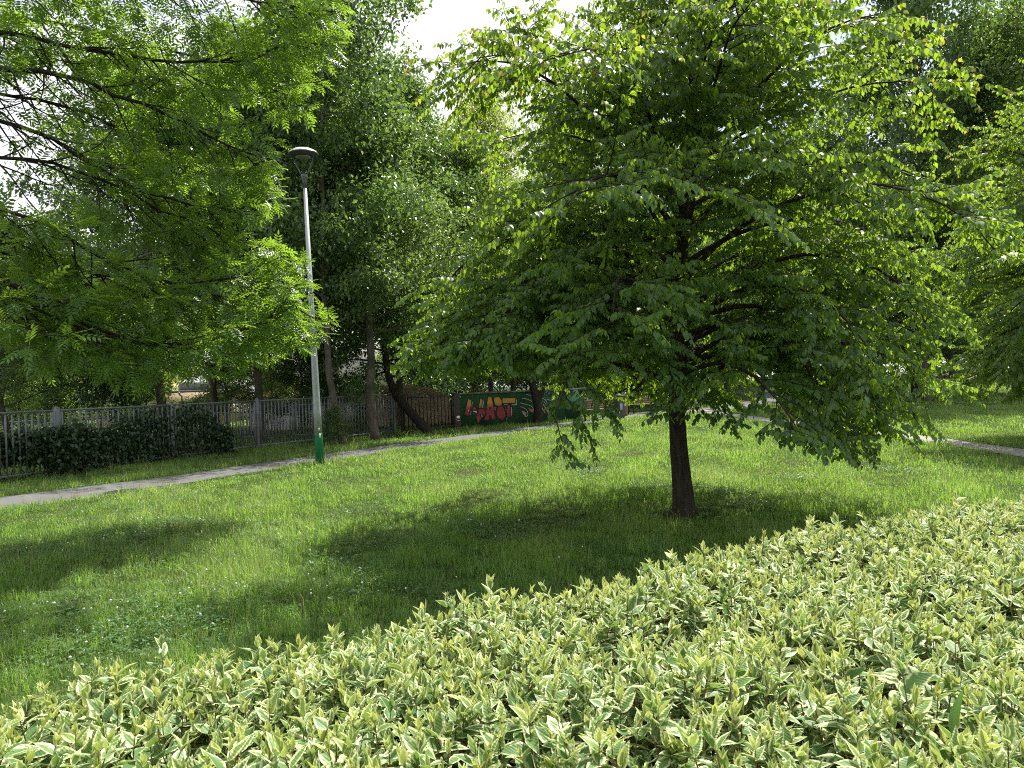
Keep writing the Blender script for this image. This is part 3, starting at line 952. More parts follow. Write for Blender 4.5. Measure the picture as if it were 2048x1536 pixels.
ty('mop', 196, 19.6, 'small round-topped young tree on a thin straight stem inside the fence', col=(.42,.55,.55), s=.78)
ty('maple', 1120, 47, 'tall tree standing behind the graffiti wall', col=MD, s=1.05)
ty('linden', 1020, 31.5, 'dark-trunked tree growing just behind the graffiti wall', col=LT, s=.85)
tp('forked', 1076, 846, 'fork-trunked tree standing in front of the graffiti wall', col=LT, s=.88, rz=0)
ty('dense', 1290, 41, 'shady bushy tree behind the bench and bins', col=DK, s=1.1)
ty('maple', 1330, 44, 'tall tree behind the lawn tree with a thick brown trunk', col=(.7,.85,.7), s=1.2)
ty('linden', 1490, 52, 'dark leafy tree far behind the man in the white shirt', col=DK, s=1.15)
tp('linden', 1645, 817, 'dark-trunked tree beside the grey cabinet past the lawn tree', col=(.75,.9,.72), s=1.05)
ty('maple', 1735, 41, 'dark tree with a stout trunk shading the picnic table', col=(.6,.75,.65), s=1.0)
ty('forked', 1830, 40, 'tree with a forked black trunk on the far right lawn', col=(.6,.75,.6), s=1.1)
ty('maple', 1905, 44, 'tall dark maple filling the upper right behind the lawn tree', col=(.62,.76,.62), s=1.3)
ty('maple', 1850, 36, 'big dark tree behind the upper right of the lawn tree', col=(.66,.8,.66), s=1.35, sz=1.8)
ty('locust', 2030, 33.5, 'fine-leaved tree with bright loose foliage at the right edge', col=LT, s=1.12)
ty('maple', 2250, 40, 'tree beyond the right edge of the lawn', col=MD, s=1.1)
ty('locust', 1560, 60, 'tall slim tree far behind the street lamp on the path', col=MD, s=1.2)
ty('dense', 655, 31, 'leafy understory tree hiding part of the white house', col=(.9,1.0,.8), s=.45)
ty('dense', 455, 30, 'leafy understory tree beside the cream outbuilding', col=(.85,.95,.75), s=.6)
ty('dense', 545, 34, 'low green tree in front of the orange annex', col=(.95,1.05,.8), s=.5)
ty('dense', 600, 26, 'low shady tree behind the fence just left of the lamp pole', col=(.8,.95,.8), s=.5)
ty('dense', 1960, 63, 'low dark tree at the far lawn edge behind the loungers', col=(.7,.85,.7), s=1.0)
ty('dense', 1860, 65, 'low dark tree at the far lawn edge behind the forked trunk', col=(.7,.85,.7), s=1.0)
ty('dense', 2060, 62, 'low dark tree at the far lawn edge by the right border', col=(.7,.85,.7), s=1.0)
# the wood that closes the view
r0 = np.random.default_rng(9)
kinds = ['maple','linden','dense','locust']
far = [(-900,52),(-560,60),(-250,48),(-40,62),(150,70),(330,66),(520,58),(690,70),(1180,62),(1400,66),(1640,70),(1760,75),(1880,78),(2000,72),(2120,80),(2300,66),(2500,60)]
adj = ['tall','broad','low','slim']
for i_, (px, Y) in enumerate(far):
    k_ = kinds[i_%3] if px > 1200 else kinds[i_%4]
    c_ = [DK,(.7,.85,.7),MD][i_%3]
    s_ = 1.55 if k_=='dense' else 1.1
    where = 'behind the right-hand lawn' if px > 1600 else 'behind the main lawn' if px > 1000 else 'beyond the fenced garden'
    ty(k_, px, Y, f'one of the dark trees closing the far view {where}', col=c_, s=s_, group=f'far trees {where}')
# low growth under the far trees
for i_, px in enumerate(range(1480,2320,48)):
    ty('shrub', px, 60+4*(i_%4), 'dark undergrowth shrub along the far edge of the right lawn', col=(.5,.6,.5), s=2.5+.3*(i_%3), group='undergrowth of the far lawn edge', cat='shrub')
for i_, px in enumerate(range(740,1480,52)):
    ty('shrub', px, 50+4*(i_%3), 'dark undergrowth shrub far behind the painted wall and the path', col=(.55,.68,.5), s=2.3+.3*(i_%3), group='undergrowth behind the wall', cat='shrub')
for i_, px in enumerate(range(-420,240,60)):
    ty('shrub', px, 50+4*(i_%3), 'green undergrowth shrub at the far end of the fenced garden', col=(.8,.95,.6), s=2.4+.3*(i_%3), group='undergrowth of the garden', cat='shrub')
for i_, px in enumerate([1150,1230,1300,1360,1440]):
    ty('shrub', px, 43+2*(i_%2), 'dark shrub behind the benches across the path', col=(.5,.62,.5), s=1.4, group='shrubs behind the benches', cat='shrub')
for i_, px in enumerate([-60,40,110,240,290]):
    ty('shrub', px, 30+2*(i_%2), 'green garden shrub behind the inner fence', col=(.95,1.1,.7), s=1.0, group='garden shrubs', cat='shrub')
tp('shrub', 722, 872, 'leafy weed bush growing between two trunks at the fence foot', col=(.9,1.05,.85), s=.42, cat='shrub', group='shrubs at the fence')
tp('shrub', 668, 892, 'low tangled weeds right behind the lamp post', col=(.7,.8,.6), s=.4, cat='shrub', group='shrubs at the fence')


# ------------------------------------------------------------------ simple materials
def paint(name, col, rough=.5, metal=0.0, var=.12, scale=9, bump=.05, spec=.4, c3=None):
    return noisemat(name, tuple(x*(1-var) for x in col), tuple(min(1, x*(1+var)) for x in col), scale=scale, rough=rough, bump=bump, metal=metal, spec=spec, c3=c3, scale3=3)
MAT['fence_grey'] = paint('fence_grey_paint', (.150,.163,.166), .5, c3=(.11,.118,.116))
MAT['fence_dark'] = paint('fence_dark_iron', (.035,.032,.03), .7, c3=(.07,.045,.03))
MAT['galv'] = paint('galvanised_pole', (.34,.37,.37), .42, .35, .1, 14)
MAT['green'] = paint('green_pole_paint', (.012,.17,.075), .4, c3=(.010,.14,.062))
MAT['lampgrey'] = paint('lamp_grey', (.10,.105,.11), .45, .2)
MAT['lamptop'] = paint('lamp_pale_top', (.50,.52,.52), .4, .3)
MAT['glass'] = paint('lamp_diffuser', (.35,.36,.34), .3)
MAT['sticker'] = paint('sticker_paper', (.72,.70,.35), .8)
MAT['white'] = paint('white_paint', (.72,.72,.70), .6)
MAT['concrete'] = noisemat('old_concrete', (.17,.16,.145), (.28,.265,.24), scale=7, rough=.95, bump=.5, c3=(.10,.10,.08), scale3=2, spec=.2)
MAT['sand'] = noisemat('bare_sand', (.33,.235,.145), (.46,.345,.225), scale=3, rough=1, bump=.7, c3=(.25,.19,.11), scale3=.7, spec=.1)
MAT['wood'] = noisemat('bench_wood', (.10,.065,.04), (.19,.125,.075), scale=18, rough=.75, bump=.3, stretch=(.2,1,1))
MAT['palewood'] = noisemat('lounger_wood', (.13,.11,.085), (.20,.17,.135), scale=18, rough=.75, bump=.3, stretch=(.2,1,1))
MAT['black'] = paint('black_metal', (.022,.022,.024), .5)
MAT['bin'] = paint('bin_grey', (.07,.07,.075), .55)
MAT['cabinet'] = paint('cabinet_grey', (.34,.36,.37), .5)
MAT['house_white'] = noisemat('white_render', (.68,.67,.63), (.80,.79,.75), scale=2, rough=.9, bump=.1, spec=.2)
MAT['house_cream'] = noisemat('cream_render', (.60,.46,.29), (.70,.56,.38), scale=2, rough=.9, bump=.1, spec=.2)
MAT['house_orange'] = noisemat('orange_render', (.50,.27,.14), (.58,.34,.19), scale=3, rough=.9, bump=.1, spec=.2)
MAT['rooftile'] = noisemat('red_roof_tiles', (.33,.11,.055), (.46,.17,.09), scale=14, rough=.85, bump=.6, stretch=(1,4,1))
MAT['roofgrey'] = paint('grey_roof_felt', (.20,.20,.20), .9)
MAT['pane'] = paint('window_glass', (.035,.045,.06), .12, spec=.8)

# ------------------------------------------------------------------ fences
def fence(name, pts, spacing, h, label, mat, pw=.09, rail=.045, bar=.028, step=.125, base=.09, top_over=0.0, posth=.03, group='fences', posts=True, z0=0.0):
    P = np.array(pts, float)
    seg = np.linalg.norm(np.diff(P,axis=0),axis=1); cum = np.concatenate([[0],np.cumsum(seg)])
    n = max(1, round(cum[-1]/spacing))
    S = np.linspace(0, cum[-1], n+1)
    Q = np.stack([np.interp(S,cum,P[:,0]), np.interp(S,cum,P[:,1])],1)
    root = empty(name, (Q[0,0], Q[0,1], z0), label=label, cat='fence', group=group)
    o2 = Q[0]
    Q = Q-o2
    for i_ in range(n):
        d = Q[i_+1]-Q[i_]; L = np.linalg.norm(d); d = d/L
        ax = np.array([[d[0],d[1],0],[-d[1],d[0],0],[0,0,1.]])
        mb = MB()
        def c(s, z): return (*(Q[i_]+d*s), z)
        g = pw*.5+.035
        s0, s1 = g, L-g
        mb.box(c(L/2, h-rail/2), (s1-s0, rail, rail), ax)
        mb.box(c(L/2, base+rail/2), (s1-s0, rail, rail), ax)
        for s in (s0+rail/2, s1-rail/2):
            mb.box(c(s, (h+base)/2), (rail, rail*.98, h-base-2*rail-.004), ax)
        m = max(1, int((s1-s0-2*rail)/step))
        for k in range(1, m):
            s = s0+rail+(s1-s0-2*rail)*k/m
            zt = h-rail-.002 if top_over == 0 else h+top_over
            mb.box(c(s, (zt+base+rail)/2), (bar, bar, zt-base-rail-.002), ax)
        mb.build('panel', mat, root)
    for i_ in range(n+1):
        k = min(i_, n-1); d = Q[k+1]-Q[k]; d = d/np.linalg.norm(d)
        ax = np.array([[d[0],d[1],0],[-d[1],d[0],0],[0,0,1.]])
        mb = MB()
        mb.box((*Q[i_], (h+posth)/2-.05), (pw, pw, h+posth+.1), ax, bev=.006)
        mb.lathe([(pw*.55,h+posth),(pw*.5,h+posth+.02),(pw*.15,h+posth+.035)], (*Q[i_],0), k=8)
        mb.build('post', mat, root)
    return root

FA, FB, FC, FD_ = gnd(155,946), gnd(507,900), gnd(624,886), gnd(790,868)
FL = FA+(FA-FB)*1.75
fence('metal_fence', [FL, FA, FB, FC, FD_], 2.75, 1.44, 'tall grey metal bar fence running along the asphalt path', MAT['fence_grey'])
I0 = np.array([-22.,21.5]); I1 = np.array([-14.2,24.6]); I2 = np.array([-9.2,26.0])
fence('garden_fence', [I0, I1, I2], 2.2, .98, 'low grey bar fence inside the garden at the left', MAT['fence_grey'], pw=.06, bar=.02, step=.09, z0=.0)
fence('garden_fence', [(-9.6,24.4), (-7.0,24.8), FD_+np.array([-.12,.35])], 2.0, 1.2, 'thin grey picket fence standing close behind the tall fence by the lamp', MAT['fence_grey'], pw=.05, bar=.022, step=.10)
WG0, WG1 = gnd(922,856), gnd(1082.6,843.5)
gd = nrm(WG1-WG0)
fence('iron_fence', [FD_+np.array([.25,.15]), gnd(872,861.5), WG0-gd*.28], 1.9, 1.30, 'dark rusty iron railing between the grey fence and the painted wall', MAT['fence_dark'], pw=.07, bar=.03, step=.17, top_over=.06)

# ------------------------------------------------------------------ graffiti wall
def graffiti_wall():
    L, hgt, th = 6.3, 1.30, .24
    root = empty('graffiti_wall', (WG0[0], WG0[1], 0), math.atan2(gd[1], gd[0]), 'low green wall covered with orange and red graffiti letters', 'wall', 'walls')
    mg = noisemat('wall_green_paint', (.014,.062,.020), (.026,.095,.030), scale=5, rough=.8, bump=.25, c3=(.012,.048,.018), scale3=1.5, spec=.25)
    b = MB(); b.box((L/2, th/2, hgt/2-.02), (L, th, hgt+.04)); b.build('wall_body', mg, root)
    b = MB()
    r = random.Random(4); x = -.05
    while x < L:
        w = r.uniform(.35,.8); b.box((x+w/2, th/2, hgt+.035), (w-.006, th+.10, .065+r.uniform(0,.012)), bev=.01); x += w
    b.build('coping', MAT['concrete'], root)
    b = MB(); b.box((-.15, th/2, hgt/2), (.28, th+.05, hgt+.06), bev=.012); b.build('end_pillar', noisemat('dark_pillar', (.03,.028,.025), (.07,.06,.055), scale=9, rough=.9), root)
    b = MB(); b.box((-.13, -.034, .38), (.15,.004,.2)); b.build('poster', MAT['white'], root)
    mred = paint('graffiti_red', (.33,.028,.022), .7)
    b = MB(); b.box((-.13, -.0365, .36), (.13,.002,.075)); b.build('poster_print', mred, root)
    # crop coordinates (220..1700 -> 0..3.88 m)
    LL = np.linalg.norm(WG1-WG0)
    def mp_(cx, cy, y):
        s = (cx-220)/1480*LL
        bot = 800-(cx-220)*.0743; top = 195-(cx-220)*.0439
        return (s, y, (bot-cy)/(bot-top)*hgt)
    # orange above, red below: two paints sprayed into each other
    m, t, o = newmat('graffiti_orange_red')
    tcn = t.nodes.new('ShaderNodeTexCoord'); sx = t.nodes.new('ShaderNodeSeparateXYZ')
    t.links.new(tcn.outputs['Object'], sx.inputs[0])
    nn = N(t,'ShaderNodeTexNoise',Scale=5.0,Detail=3.0); t.links.new(tcn.outputs['Object'], nn.inputs['Vector'])
    ma = N(t,'ShaderNodeMath'); ma.operation='MULTIPLY_ADD'; ma.inputs[1].default_value=.22; t.links.new(nn.outputs['Fac'],ma.inputs[0]); t.links.new(sx.outputs['Z'],ma.inputs[2])
    rr_ = t.nodes.new('ShaderNodeValToRGB'); t.links.new(ma.outputs[0], rr_.inputs['Fac'])
    e = rr_.color_ramp.elements
    e[0].position=.80; e[0].color=(.22,.016,.013,1); e[1].position=1.06; e[1].color=(.46,.22,.02,1)
    k = e.new(.90); k.color=(.36,.07,.015,1)
    p = N(t,'ShaderNodeBsdfPrincipled',Roughness=.65); t.links.new(rr_.outputs['Color'],p.inputs['Base Color']); t.links.new(p.outputs[0],o.inputs['Surface'])
    blue = paint('graffiti_pale_blue', (.33,.40,.44), .7); blk = paint('graffiti_black', (.010,.010,.011), .7); wht = paint('graffiti_white', (.62,.56,.55), .7)
    pink = paint('graffiti_pink', (.50,.20,.15), .7)
    fills = [[(350,258),(418,292),(395,440),(370,560),(340,585),(282,552),(320,400)],
             [(395,440),(470,410),(500,440),(500,480),(440,490),(392,480)],
             [(562,250),(615,280),(580,440),(525,440)],
             [(525,440),(640,455),(662,540),(650,600),(600,560),(545,560),(585,620),(520,715),(495,700),(475,590),(520,520)],
             [(700,230),(770,235),(800,400),(830,640),(760,650),(735,575),(705,660),(610,655),(655,520),(680,330)],
             [(815,240),(900,225),(955,300),(950,400),(880,410),(820,380),(800,300)],
             [(880,410),(960,390),(1020,500),(1010,600),(960,660),(880,630),(845,560),(850,480)],
             [(955,255),(1215,240),(1205,355),(958,355)], [(1050,380),(1110,390),(1110,600),(1035,610),(1030,460)]]
    blues = [[(418,292),(442,322),(398,560),(360,588),(342,586),(370,560),(395,440)], [(615,280),(645,300),(610,445),(580,440)],
             [(545,560),(600,560),(610,600),(585,620)], [(720,430),(742,428),(732,470)], [(720,575),(735,575),(732,640),(708,650)],
             [(800,400),(838,420),(835,500),(822,520)], [(1215,240),(1245,300),(1240,395),(1130,395),(1112,365),(1205,355)],
             [(968,360),(1085,358),(1060,390),(985,388)], [(1110,390),(1140,420),(1140,570),(1110,600)], [(1020,620),(1050,612),(1055,640),(1010,660)],
             [(985,430),(1030,460),(1032,520),(1015,520)]]
    whites = [[(345,465),(366,482),(340,502)], [(402,485),(495,490),(495,522),(450,512)]]
    oranges = [[(1740,370),(1890,520),(1850,552)], [(1450,440),(1545,470),(1562,525),(1495,500)], [(1330,490),(1415,520),(1400,585),(1372,590)]]
    def polys(name, P, y, mat):
        b = MB()
        for i_, q in enumerate(P): b.poly([mp_(cx,cy,y-.0007*i_) for cx,cy in q])
        return b.build(name, mat, root)
    def strokes(name, lines, w, y, mat):
        b = MB(); q_ = 0
        for ln in lines:
            A = np.array([mp_(cx,cy,0) for cx,cy in ln])[:,[0,2]]
            if len(A) > 2 and ln[0] != ln[-1]: A = dense(A, 4)
            for a, c in zip(A[:-1], A[1:]):
                d = nrm(c-a); n_ = np.array([-d[1],d[0]])*w/2; q_ += 1
                yy = y-.00004*(q_%40)
                a2, c2 = a-d*w*.35, c+d*w*.35
                b.poly([(a2[0]+n_[0],yy,a2[1]+n_[1]),(a2[0]-n_[0],yy,a2[1]-n_[1]),(c2[0]-n_[0],yy,c2[1]-n_[1]),(c2[0]+n_[0],yy,c2[1]+n_[1])])
        return b.build(name, mat, root)
    polys('letter_shadow', blues, -.004, blue)
    lt = polys('letters', fills, -.014, m)
    polys('letter_highlight', whites, -.024, wht)
    polys('flames', oranges, -.004, pink)
    strokes('outline', [q+[q[0]] for q in fills+blues], .034, -.028, blk)
    strokes('curls', [[(1300,345),(1400,370),(1500,400),(1550,460),(1560,520)], [(1300,410),(1390,450),(1432,510),(1430,575),(1385,588),(1325,490)],
        [(1340,260),(1450,280),(1520,320)], [(1420,190),(1520,215)], [(1680,370),(1780,530)], [(1745,370),(1890,545)],
        [(1690,262),(1760,270),(1820,320),(1812,380),(1770,330)], [(1820,272),(1900,296),(1960,258)], [(1860,350),(1950,360)]], .020, -.014, wht)
    strokes('black_tag', [[(1175,450),(1170,650)],[(1210,470),(1205,650)],[(1165,550),(1220,540)],[(1200,462),(1280,440)],[(1275,440),(1270,600),(1228,665)],
        [(240,620),(300,640),(340,605),(410,640)],[(245,690),(330,670),(400,690)],[(250,720),(320,730),(360,705)],
        [(230,350),(280,360),(285,400),(245,412),(225,385),(240,350)], [(462,725),(500,760),(480,640)],
        [(1300,290),(1400,340),(1480,350)],[(1290,360),(1330,420)],[(1700,420),(1800,560),(1830,600)],[(1850,400),(1890,420)]], .022, -.008, blk)
    strokes('dark_lettering', [[(1700,150),(1696,225)],[(1745,150),(1742,222)],[(1698,190),(1744,186)],[(1770,150),(1768,210),(1800,220),(1812,150)],
        [(1880,155),(1840,150),(1842,185),(1878,190),(1876,220),(1838,218)],[(1900,150),(1898,220)],[(1935,150),(1932,220)],[(1899,186),(1934,182)]], .022, -.006, blk)
graffiti_wall()

# ------------------------------------------------------------------ street lamps
def street_lamp():
    g = gnd(640, 931)
    root = empty('street_lamp', (g[0], g[1], 0), 0, 'tall pale grey street lamp with a green painted foot at the lawn edge', 'street lamp', 'street lamps')
    b = MB(); b.lathe([(.092,-.1),(.088,.68),(.088,.70)], k=24); b.build('painted_foot', MAT['green'], root, True)
    b = MB(); b.lathe([(.0845,.701),(.080,1.2),(.060,3.4),(.040,6.15)], k=24); pl = b.build('pole', MAT['galv'], root, True)
    b = MB()
    for k in range(6):
        a = -1.05+k*.06
        b.box((.0885*math.cos(a), .0885*math.sin(a), .66), (.003,.0055,.10), np.array([[math.cos(a),math.sin(a),0],[-math.sin(a),math.cos(a),0],[0,0,1]]))
    b.build('sticker', MAT['sticker'], root)
    b = MB()
    for k in range(4):
        a = -1.15+k*.07
        b.box((.0855*math.cos(a), .0855*math.sin(a), .80+.01*(k%2)), (.003,.0065,.05), np.array([[math.cos(a),math.sin(a),0],[-math.sin(a),math.cos(a),0],[0,0,1]]))
    b.build('torn_paper', MAT['white'], root)
    b = MB(); b.lathe([(.045,6.13),(.047,6.28),(.052,6.30),(.068,6.34),(.074,6.38),(.074,6.42),(.05,6.44)], k=20); b.build('collar', MAT['lampgrey'], root, True)
    for s in (-1,1):
        b = MB()
        P = np.array([[s*.055,0,6.40],[s*.10,0,6.50],[s*.155,0,6.63],[s*.195,0,6.74],[s*.215,0,6.83]])
        b.tube(P, [.018,.016,.014,.013,.012], 8); b.build('arm', MAT['lampgrey'], root, True)
    b = MB(); b.lathe([(.02,6.815),(.13,6.812),(.24,6.825),(.310,6.860),(.328,6.870),(.328,6.876)], k=40); b.build('lamp_underside', MAT['lampgrey'], root, True)
    b = MB(); b.lathe([(.329,6.877),(.324,6.890),(.29,6.925),(.22,6.968),(.12,6.992),(.02,7.0)], k=40); b.build('lamp_shade', MAT['lamptop'], root, True)
    b = MB(); b.lathe([(.17,6.812),(.15,6.803),(.1,6.798),(.01,6.796)], k=28); b.build('diffuser', MAT['glass'], root, True)
    root.rotation_euler = (0, -.019, 0)
    return root
lamp = street_lamp()
l2 = copy_tree(lamp)
l2.location = ((1527-1024)/F*43, 43, 0)
l2['label'] = 'distant grey street lamp pole seen through the leaves of the lawn tree'

# ------------------------------------------------------------------ clipped ivy shrub along the fence
def fence_hedge():
    r = np.random.default_rng(15)
    # pixel outline: (px, top y, bottom y) along the fence
    cols = [(-260,850,960),(0,866,922),(60,864,920),(110,858,930),(150,856,958),(200,852,962),(260,834,957),(330,816,948),(390,812,940),(430,828,930),(470,868,918)]
    px = np.array([c[0] for c in cols]); tp_ = np.array([c[1] for c in cols]); bt = np.array([c[2] for c in cols])
    n = 26000
    X = r.uniform(-260, 466, n)
    wq = Waves(70,44); yt = np.interp(X,px,tp_)+9*wq(X,0*X)+4*wq(X*3.1,0*X+9); yb = np.interp(X,px,bt)+7*wq(X*1.3,0*X+50)*(X<110)
    q = r.beta(1.0,1.0,n)
    Yp = yt+(yb-yt)*q+r.normal(0,4,n)
    # distance of the fence at this column
    fd = np.array([FL,FA,FB,FC]); fx = [1024+F*p[0]/p[1] for p in fd]
    Yd = np.interp(X, fx, fd[:,1])-np.abs(r.normal(.20,.18,n))
    u, v_ = uv(X, Yp)
    pos = np.stack([u/F*Yd, Yd, H-v_/F*Yd],1)
    pos[:,2] = np.maximum(pos[:,2], .02)
    root = empty('climbing_shrub', (*FA,0), label='dark ragged ivy shrub growing through the grey fence at the left', cat='shrub', group='shrubs at the fence')
    pos = pos-np.array([*FA,0])
    a = nrm(r.normal(0,.6,(n,3))+np.array([0,-.4,-.4])); ref = r.normal(0,1,(n,3))
    X_, Y_, Z_ = rand_frames(a, n, r, ref)
    v, fs, at_ = scatter(KITE*np.array([1.3,1,1]), KITEF, pos, X_, Y_, Z_, r.uniform(.06,.12,n), np.clip(r.normal(.4,.25,n),0,1))
    link('foliage', mesh_np('foliage', v, fs, at_, mats=[MAT['ivy']]), root)
    w = Wood()
    for k in range(70):
        i_ = r.integers(n)
        p = pos[i_].copy(); p0 = np.array([p[0]+r.normal(0,.5), p[1], -.02])
        P = np.linspace(p0, p, 6)+r.normal(0,.05,(6,3)); P[0] = p0
        w.add(P, np.linspace(.014,.004,6), 4)
    tag(w.build('stems', MAT['twig'], root), kind='stuff')
fence_hedge()

# ------------------------------------------------------------------ sand mound and houses behind the fence
def sand_mound():
    r = Waves(1.1, 41); r2 = Waves(3.0, 42)
    n = 46
    xs = np.linspace(-1,1,n); X, Y = np.meshgrid(xs, xs)
    x = X*5.2; y = Y*3.6
    q = np.clip(1-(X**2+Y**2), 0, 1)
    z = 1.95*q**.75*(.9+.16*r2(x,y))+.06*r(x,y)*q**.5-.06
    v = np.stack([x,y,z],-1).reshape(-1,3)
    i = np.arange(n-1)[:,None]*n; j = np.arange(n-1)[None,:]
    f = np.stack([i+j,i+j+1,i+n+j+1,i+n+j],-1).reshape(-1,4)
    o = link('sand_mound', mesh_np('sand_mound', v, [f], smooth=True, mats=[MAT['sand']]))
    o.location = (-6.0, 33.4, 0)
    tag(o, 'heap of bare brown sand behind the fence', 'mound')
sand_mound()

def window(b_parent, c, w, h, y=-.0):
    """window on a wall facing -Y, centre c"""
    f = MB()
    t = .07
    f.box((c[0]-w/2+t/2, c[1], c[2]), (t,.09,h)); f.box((c[0]+w/2-t/2, c[1], c[2]), (t,.09,h))
    f.box((c[0], c[1], c[2]+h/2-t/2), (w-2*t-.004,.085,t)); f.box((c[0], c[1], c[2]-h/2+t/2), (w-2*t-.004,.085,t))
    f.box((c[0], c[1], c[2]), (.05,.08,h-2*t-.004))
    fr = f.build('window', MAT['white'], b_parent)
    p = MB(); p.box((c[0], c[1]+.01, c[2]), (w-2*t-.006,.03,h-2*t-.006)); p.build('pane', MAT['pane'], fr)
    s = MB(); s.box((c[0], c[1]-.05, c[2]-h/2-.035), (w+.12,.16,.05)); s.build('sill', MAT['concrete'], fr)

def houses():
    hx = (650-1024)/F*47
    r = empty('white_house', (hx, 47, 0), .10, 'white rendered house with small windows behind the trees and sand mound', 'house', 'houses beyond the fence')
    b = MB(); b.box((.6,3,2.9), (8.4,6,5.8)); b.build('wall', MAT['house_white'], r)
    for c in ((-1.45,0,1.35),(1.2,0,1.5),(3.4,0,1.5),(-1.45,0,4.1),(1.2,0,4.1)): window(r, (c[0],-.02,c[2]), .62, 1.05)
    b = MB(); b.add([(-3.9,-.4,5.8),(5.1,-.4,5.8),(5.1,6.4,5.8),(-3.9,6.4,5.8),(-3.9,3,8.0),(5.1,3,8.0)], [(0,1,5,4),(3,4,5,2),(0,4,3),(1,2,5),(0,3,2,1)]); b.build('roof', MAT['rooftile'], r)
    b = MB(); b.box((2,4.2,7.9),(.6,.6,1.2)); b.build('chimney', MAT['concrete'], r)
    hx = (560-1024)/F*46
    r = empty('orange_annex', (hx, 46, 0), .1, 'small orange walled annex with red tiled roof left of the white house', 'house', 'houses beyond the fence')
    b = MB(); b.box((0,2,1.1),(2.6,3,2.2)); b.build('wall', MAT['house_orange'], r)
    b = MB(); b.add([(-1.6,.2,2.2),(1.6,.2,2.2),(1.6,3.8,2.2),(-1.6,3.8,2.2),(-1.3,2,3.4),(1.3,2,3.4)], [(0,1,5,4),(3,4,5,2),(0,4,3),(1,2,5),(0,3,2,1)]); b.build('roof', MAT['rooftile'], r)
    window(r, (.5,.47,1.4), .6, .8)
    hx = (352-1024)/F*38
    r = empty('cream_outbuilding', (hx, 38, 0), -.06, 'low cream outbuilding with a flat grey roof beyond the garden', 'house', 'houses beyond the fence')
    b = MB(); b.box((0,2,.9),(4.6,4,1.8)); b.build('wall', MAT['house_cream'], r)
    b = MB(); b.box((0,2,1.87),(5.1,4.6,.10),bev=.02); b.box((0.9,2.3,2.15),(2.6,2.5,.44)); b.build('roof', MAT['roofgrey'], r)
    b = MB(); b.tube([(.35,-.35,1.84),(.35,-.28,1.7),(.35,-.06,1.6),(.35,-.06,.05)], .045, 8); b.build('downpipe', MAT['galv'], r)
    window(r, (1.3,-.02,1.0), .7, .8)
    hx = (245-1024)/F*44
    r = empty('cream_house', (hx, 44, 0), .05, 'pale cream house wall glimpsed behind the small round tree', 'house', 'houses beyond the fence')
    b = MB(); b.box((0,2,1.6),(3.4,4,3.2)); b.build('wall', MAT['house_cream'], r)
    b = MB(); b.box((0,2,3.28),(3.9,4.5,.14),bev=.03); b.build('roof', MAT['roofgrey'], r)
    window(r, (-.5,-.02,1.7), .8, 1.0)
    # pale low garden wall behind the fence near the lamp
    r = empty('garden_wall', ((600-1024)/F*30, 30, 0), .12, 'low pale garden wall with capping behind the fence near the lamp', 'wall', 'walls')
    b = MB(); b.box((.4,.1,.55),(5.0,.2,1.1)); b.build('wall_body', MAT['house_white'], r)
    b = MB(); b.box((.4,.1,1.14),(5.1,.3,.07),bev=.01); b.build('coping', MAT['concrete'], r)
houses()
# pale garden walk and its lawn beyond the fence
gw = np.array([[-24,19.2],[-17.5,19.6],[-12.5,21.2],[-9.5,23.2]])
gwd = dense(gw)
tag(strip_mesh('garden_path', gwd, gwd+np.array([[-.25,.75]]), .006, MAT['paving']), kind='structure')

# ------------------------------------------------------------------ benches, bins, cabinet, loungers, picnic table
def bench(loc, rz, label, slat=MAT['wood']):
    root = empty('park_bench', loc, rz, label, 'bench', 'park benches')
    for x in (-.7,.7):
        b = MB(); b.box((x,-.2,.215),(.05,.05,.43)); b.box((x,.2,.215),(.05,.05,.43)); b.box((x,0,.405),(.048,.36,.045)); b.tube([(x,.21,.42),(x,.27,.62),(x,.33,.86)],.024,6)
        b.tube([(x,-.22,.43),(x,-.22,.60),(x,-.12,.655),(x,.24,.65)],.02,6); b.build('side_frame', MAT['black'], root)
    b = MB()
    for k in range(5): b.box((0,-.19+k*.092,.452),(1.7,.075,.035),bev=.006)
    b.build('seat', slat, root)
    b = MB()
    for k in range(4):
        z=.55+k*.092; b.box((0,.205+.105*(z-.43)/.43*1.2,z),(1.7,.03,.075),bev=.006)
    b.build('backrest', slat, root)
    return root
g = gnd(1208,842); bench((g[0]-.3,g[1]+.9,0), math.atan2(gd[1],gd[0])+math.pi, 'bench with black armrests at the path edge near the end of the painted wall')
g = gnd(1295,829); bench((g[0],g[1]+1.2,0), .5+math.pi, 'wooden bench beside the litter bin across the path')

def bin_(loc, label):
    root = empty('litter_bin', loc, .4, label, 'litter bin')
    b = MB(); b.lathe([(.20,.02),(.23,.1),(.27,.85),(.26,.87)],k=16); b.build('body', MAT['bin'], root, True)
    b = MB(); b.lathe([(.275,.875),(.285,.90),(.25,.97),(.08,1.03)],k=16); b.build('lid', MAT['black'], root, True)
    b = MB(); b.box((-.1,-.252,.45),(.14,.012,.3),bev=.003); b.build('front_panel', MAT['cabinet'], root)
    return root
g = gnd(1245,834); bin_((g[0],g[1]+.6,0), 'dark grey litter bin standing at the path left of the lawn tree trunk')
def post_(loc):
    b = MB(); b.box((0,0,.5),(.16,.16,1.0),bev=.02); b.box((0,0,1.02),(.2,.2,.05),bev=.01)
    o = b.build('wooden_post', noisemat('post_wood',(.22,.13,.05),(.33,.2,.09),scale=12,rough=.8), None); o.location = loc
    tag(o, 'short yellowish wooden post right of the dark litter bin', 'post')
g = gnd(1256,832.5); post_((g[0],g[1]+.5,0))

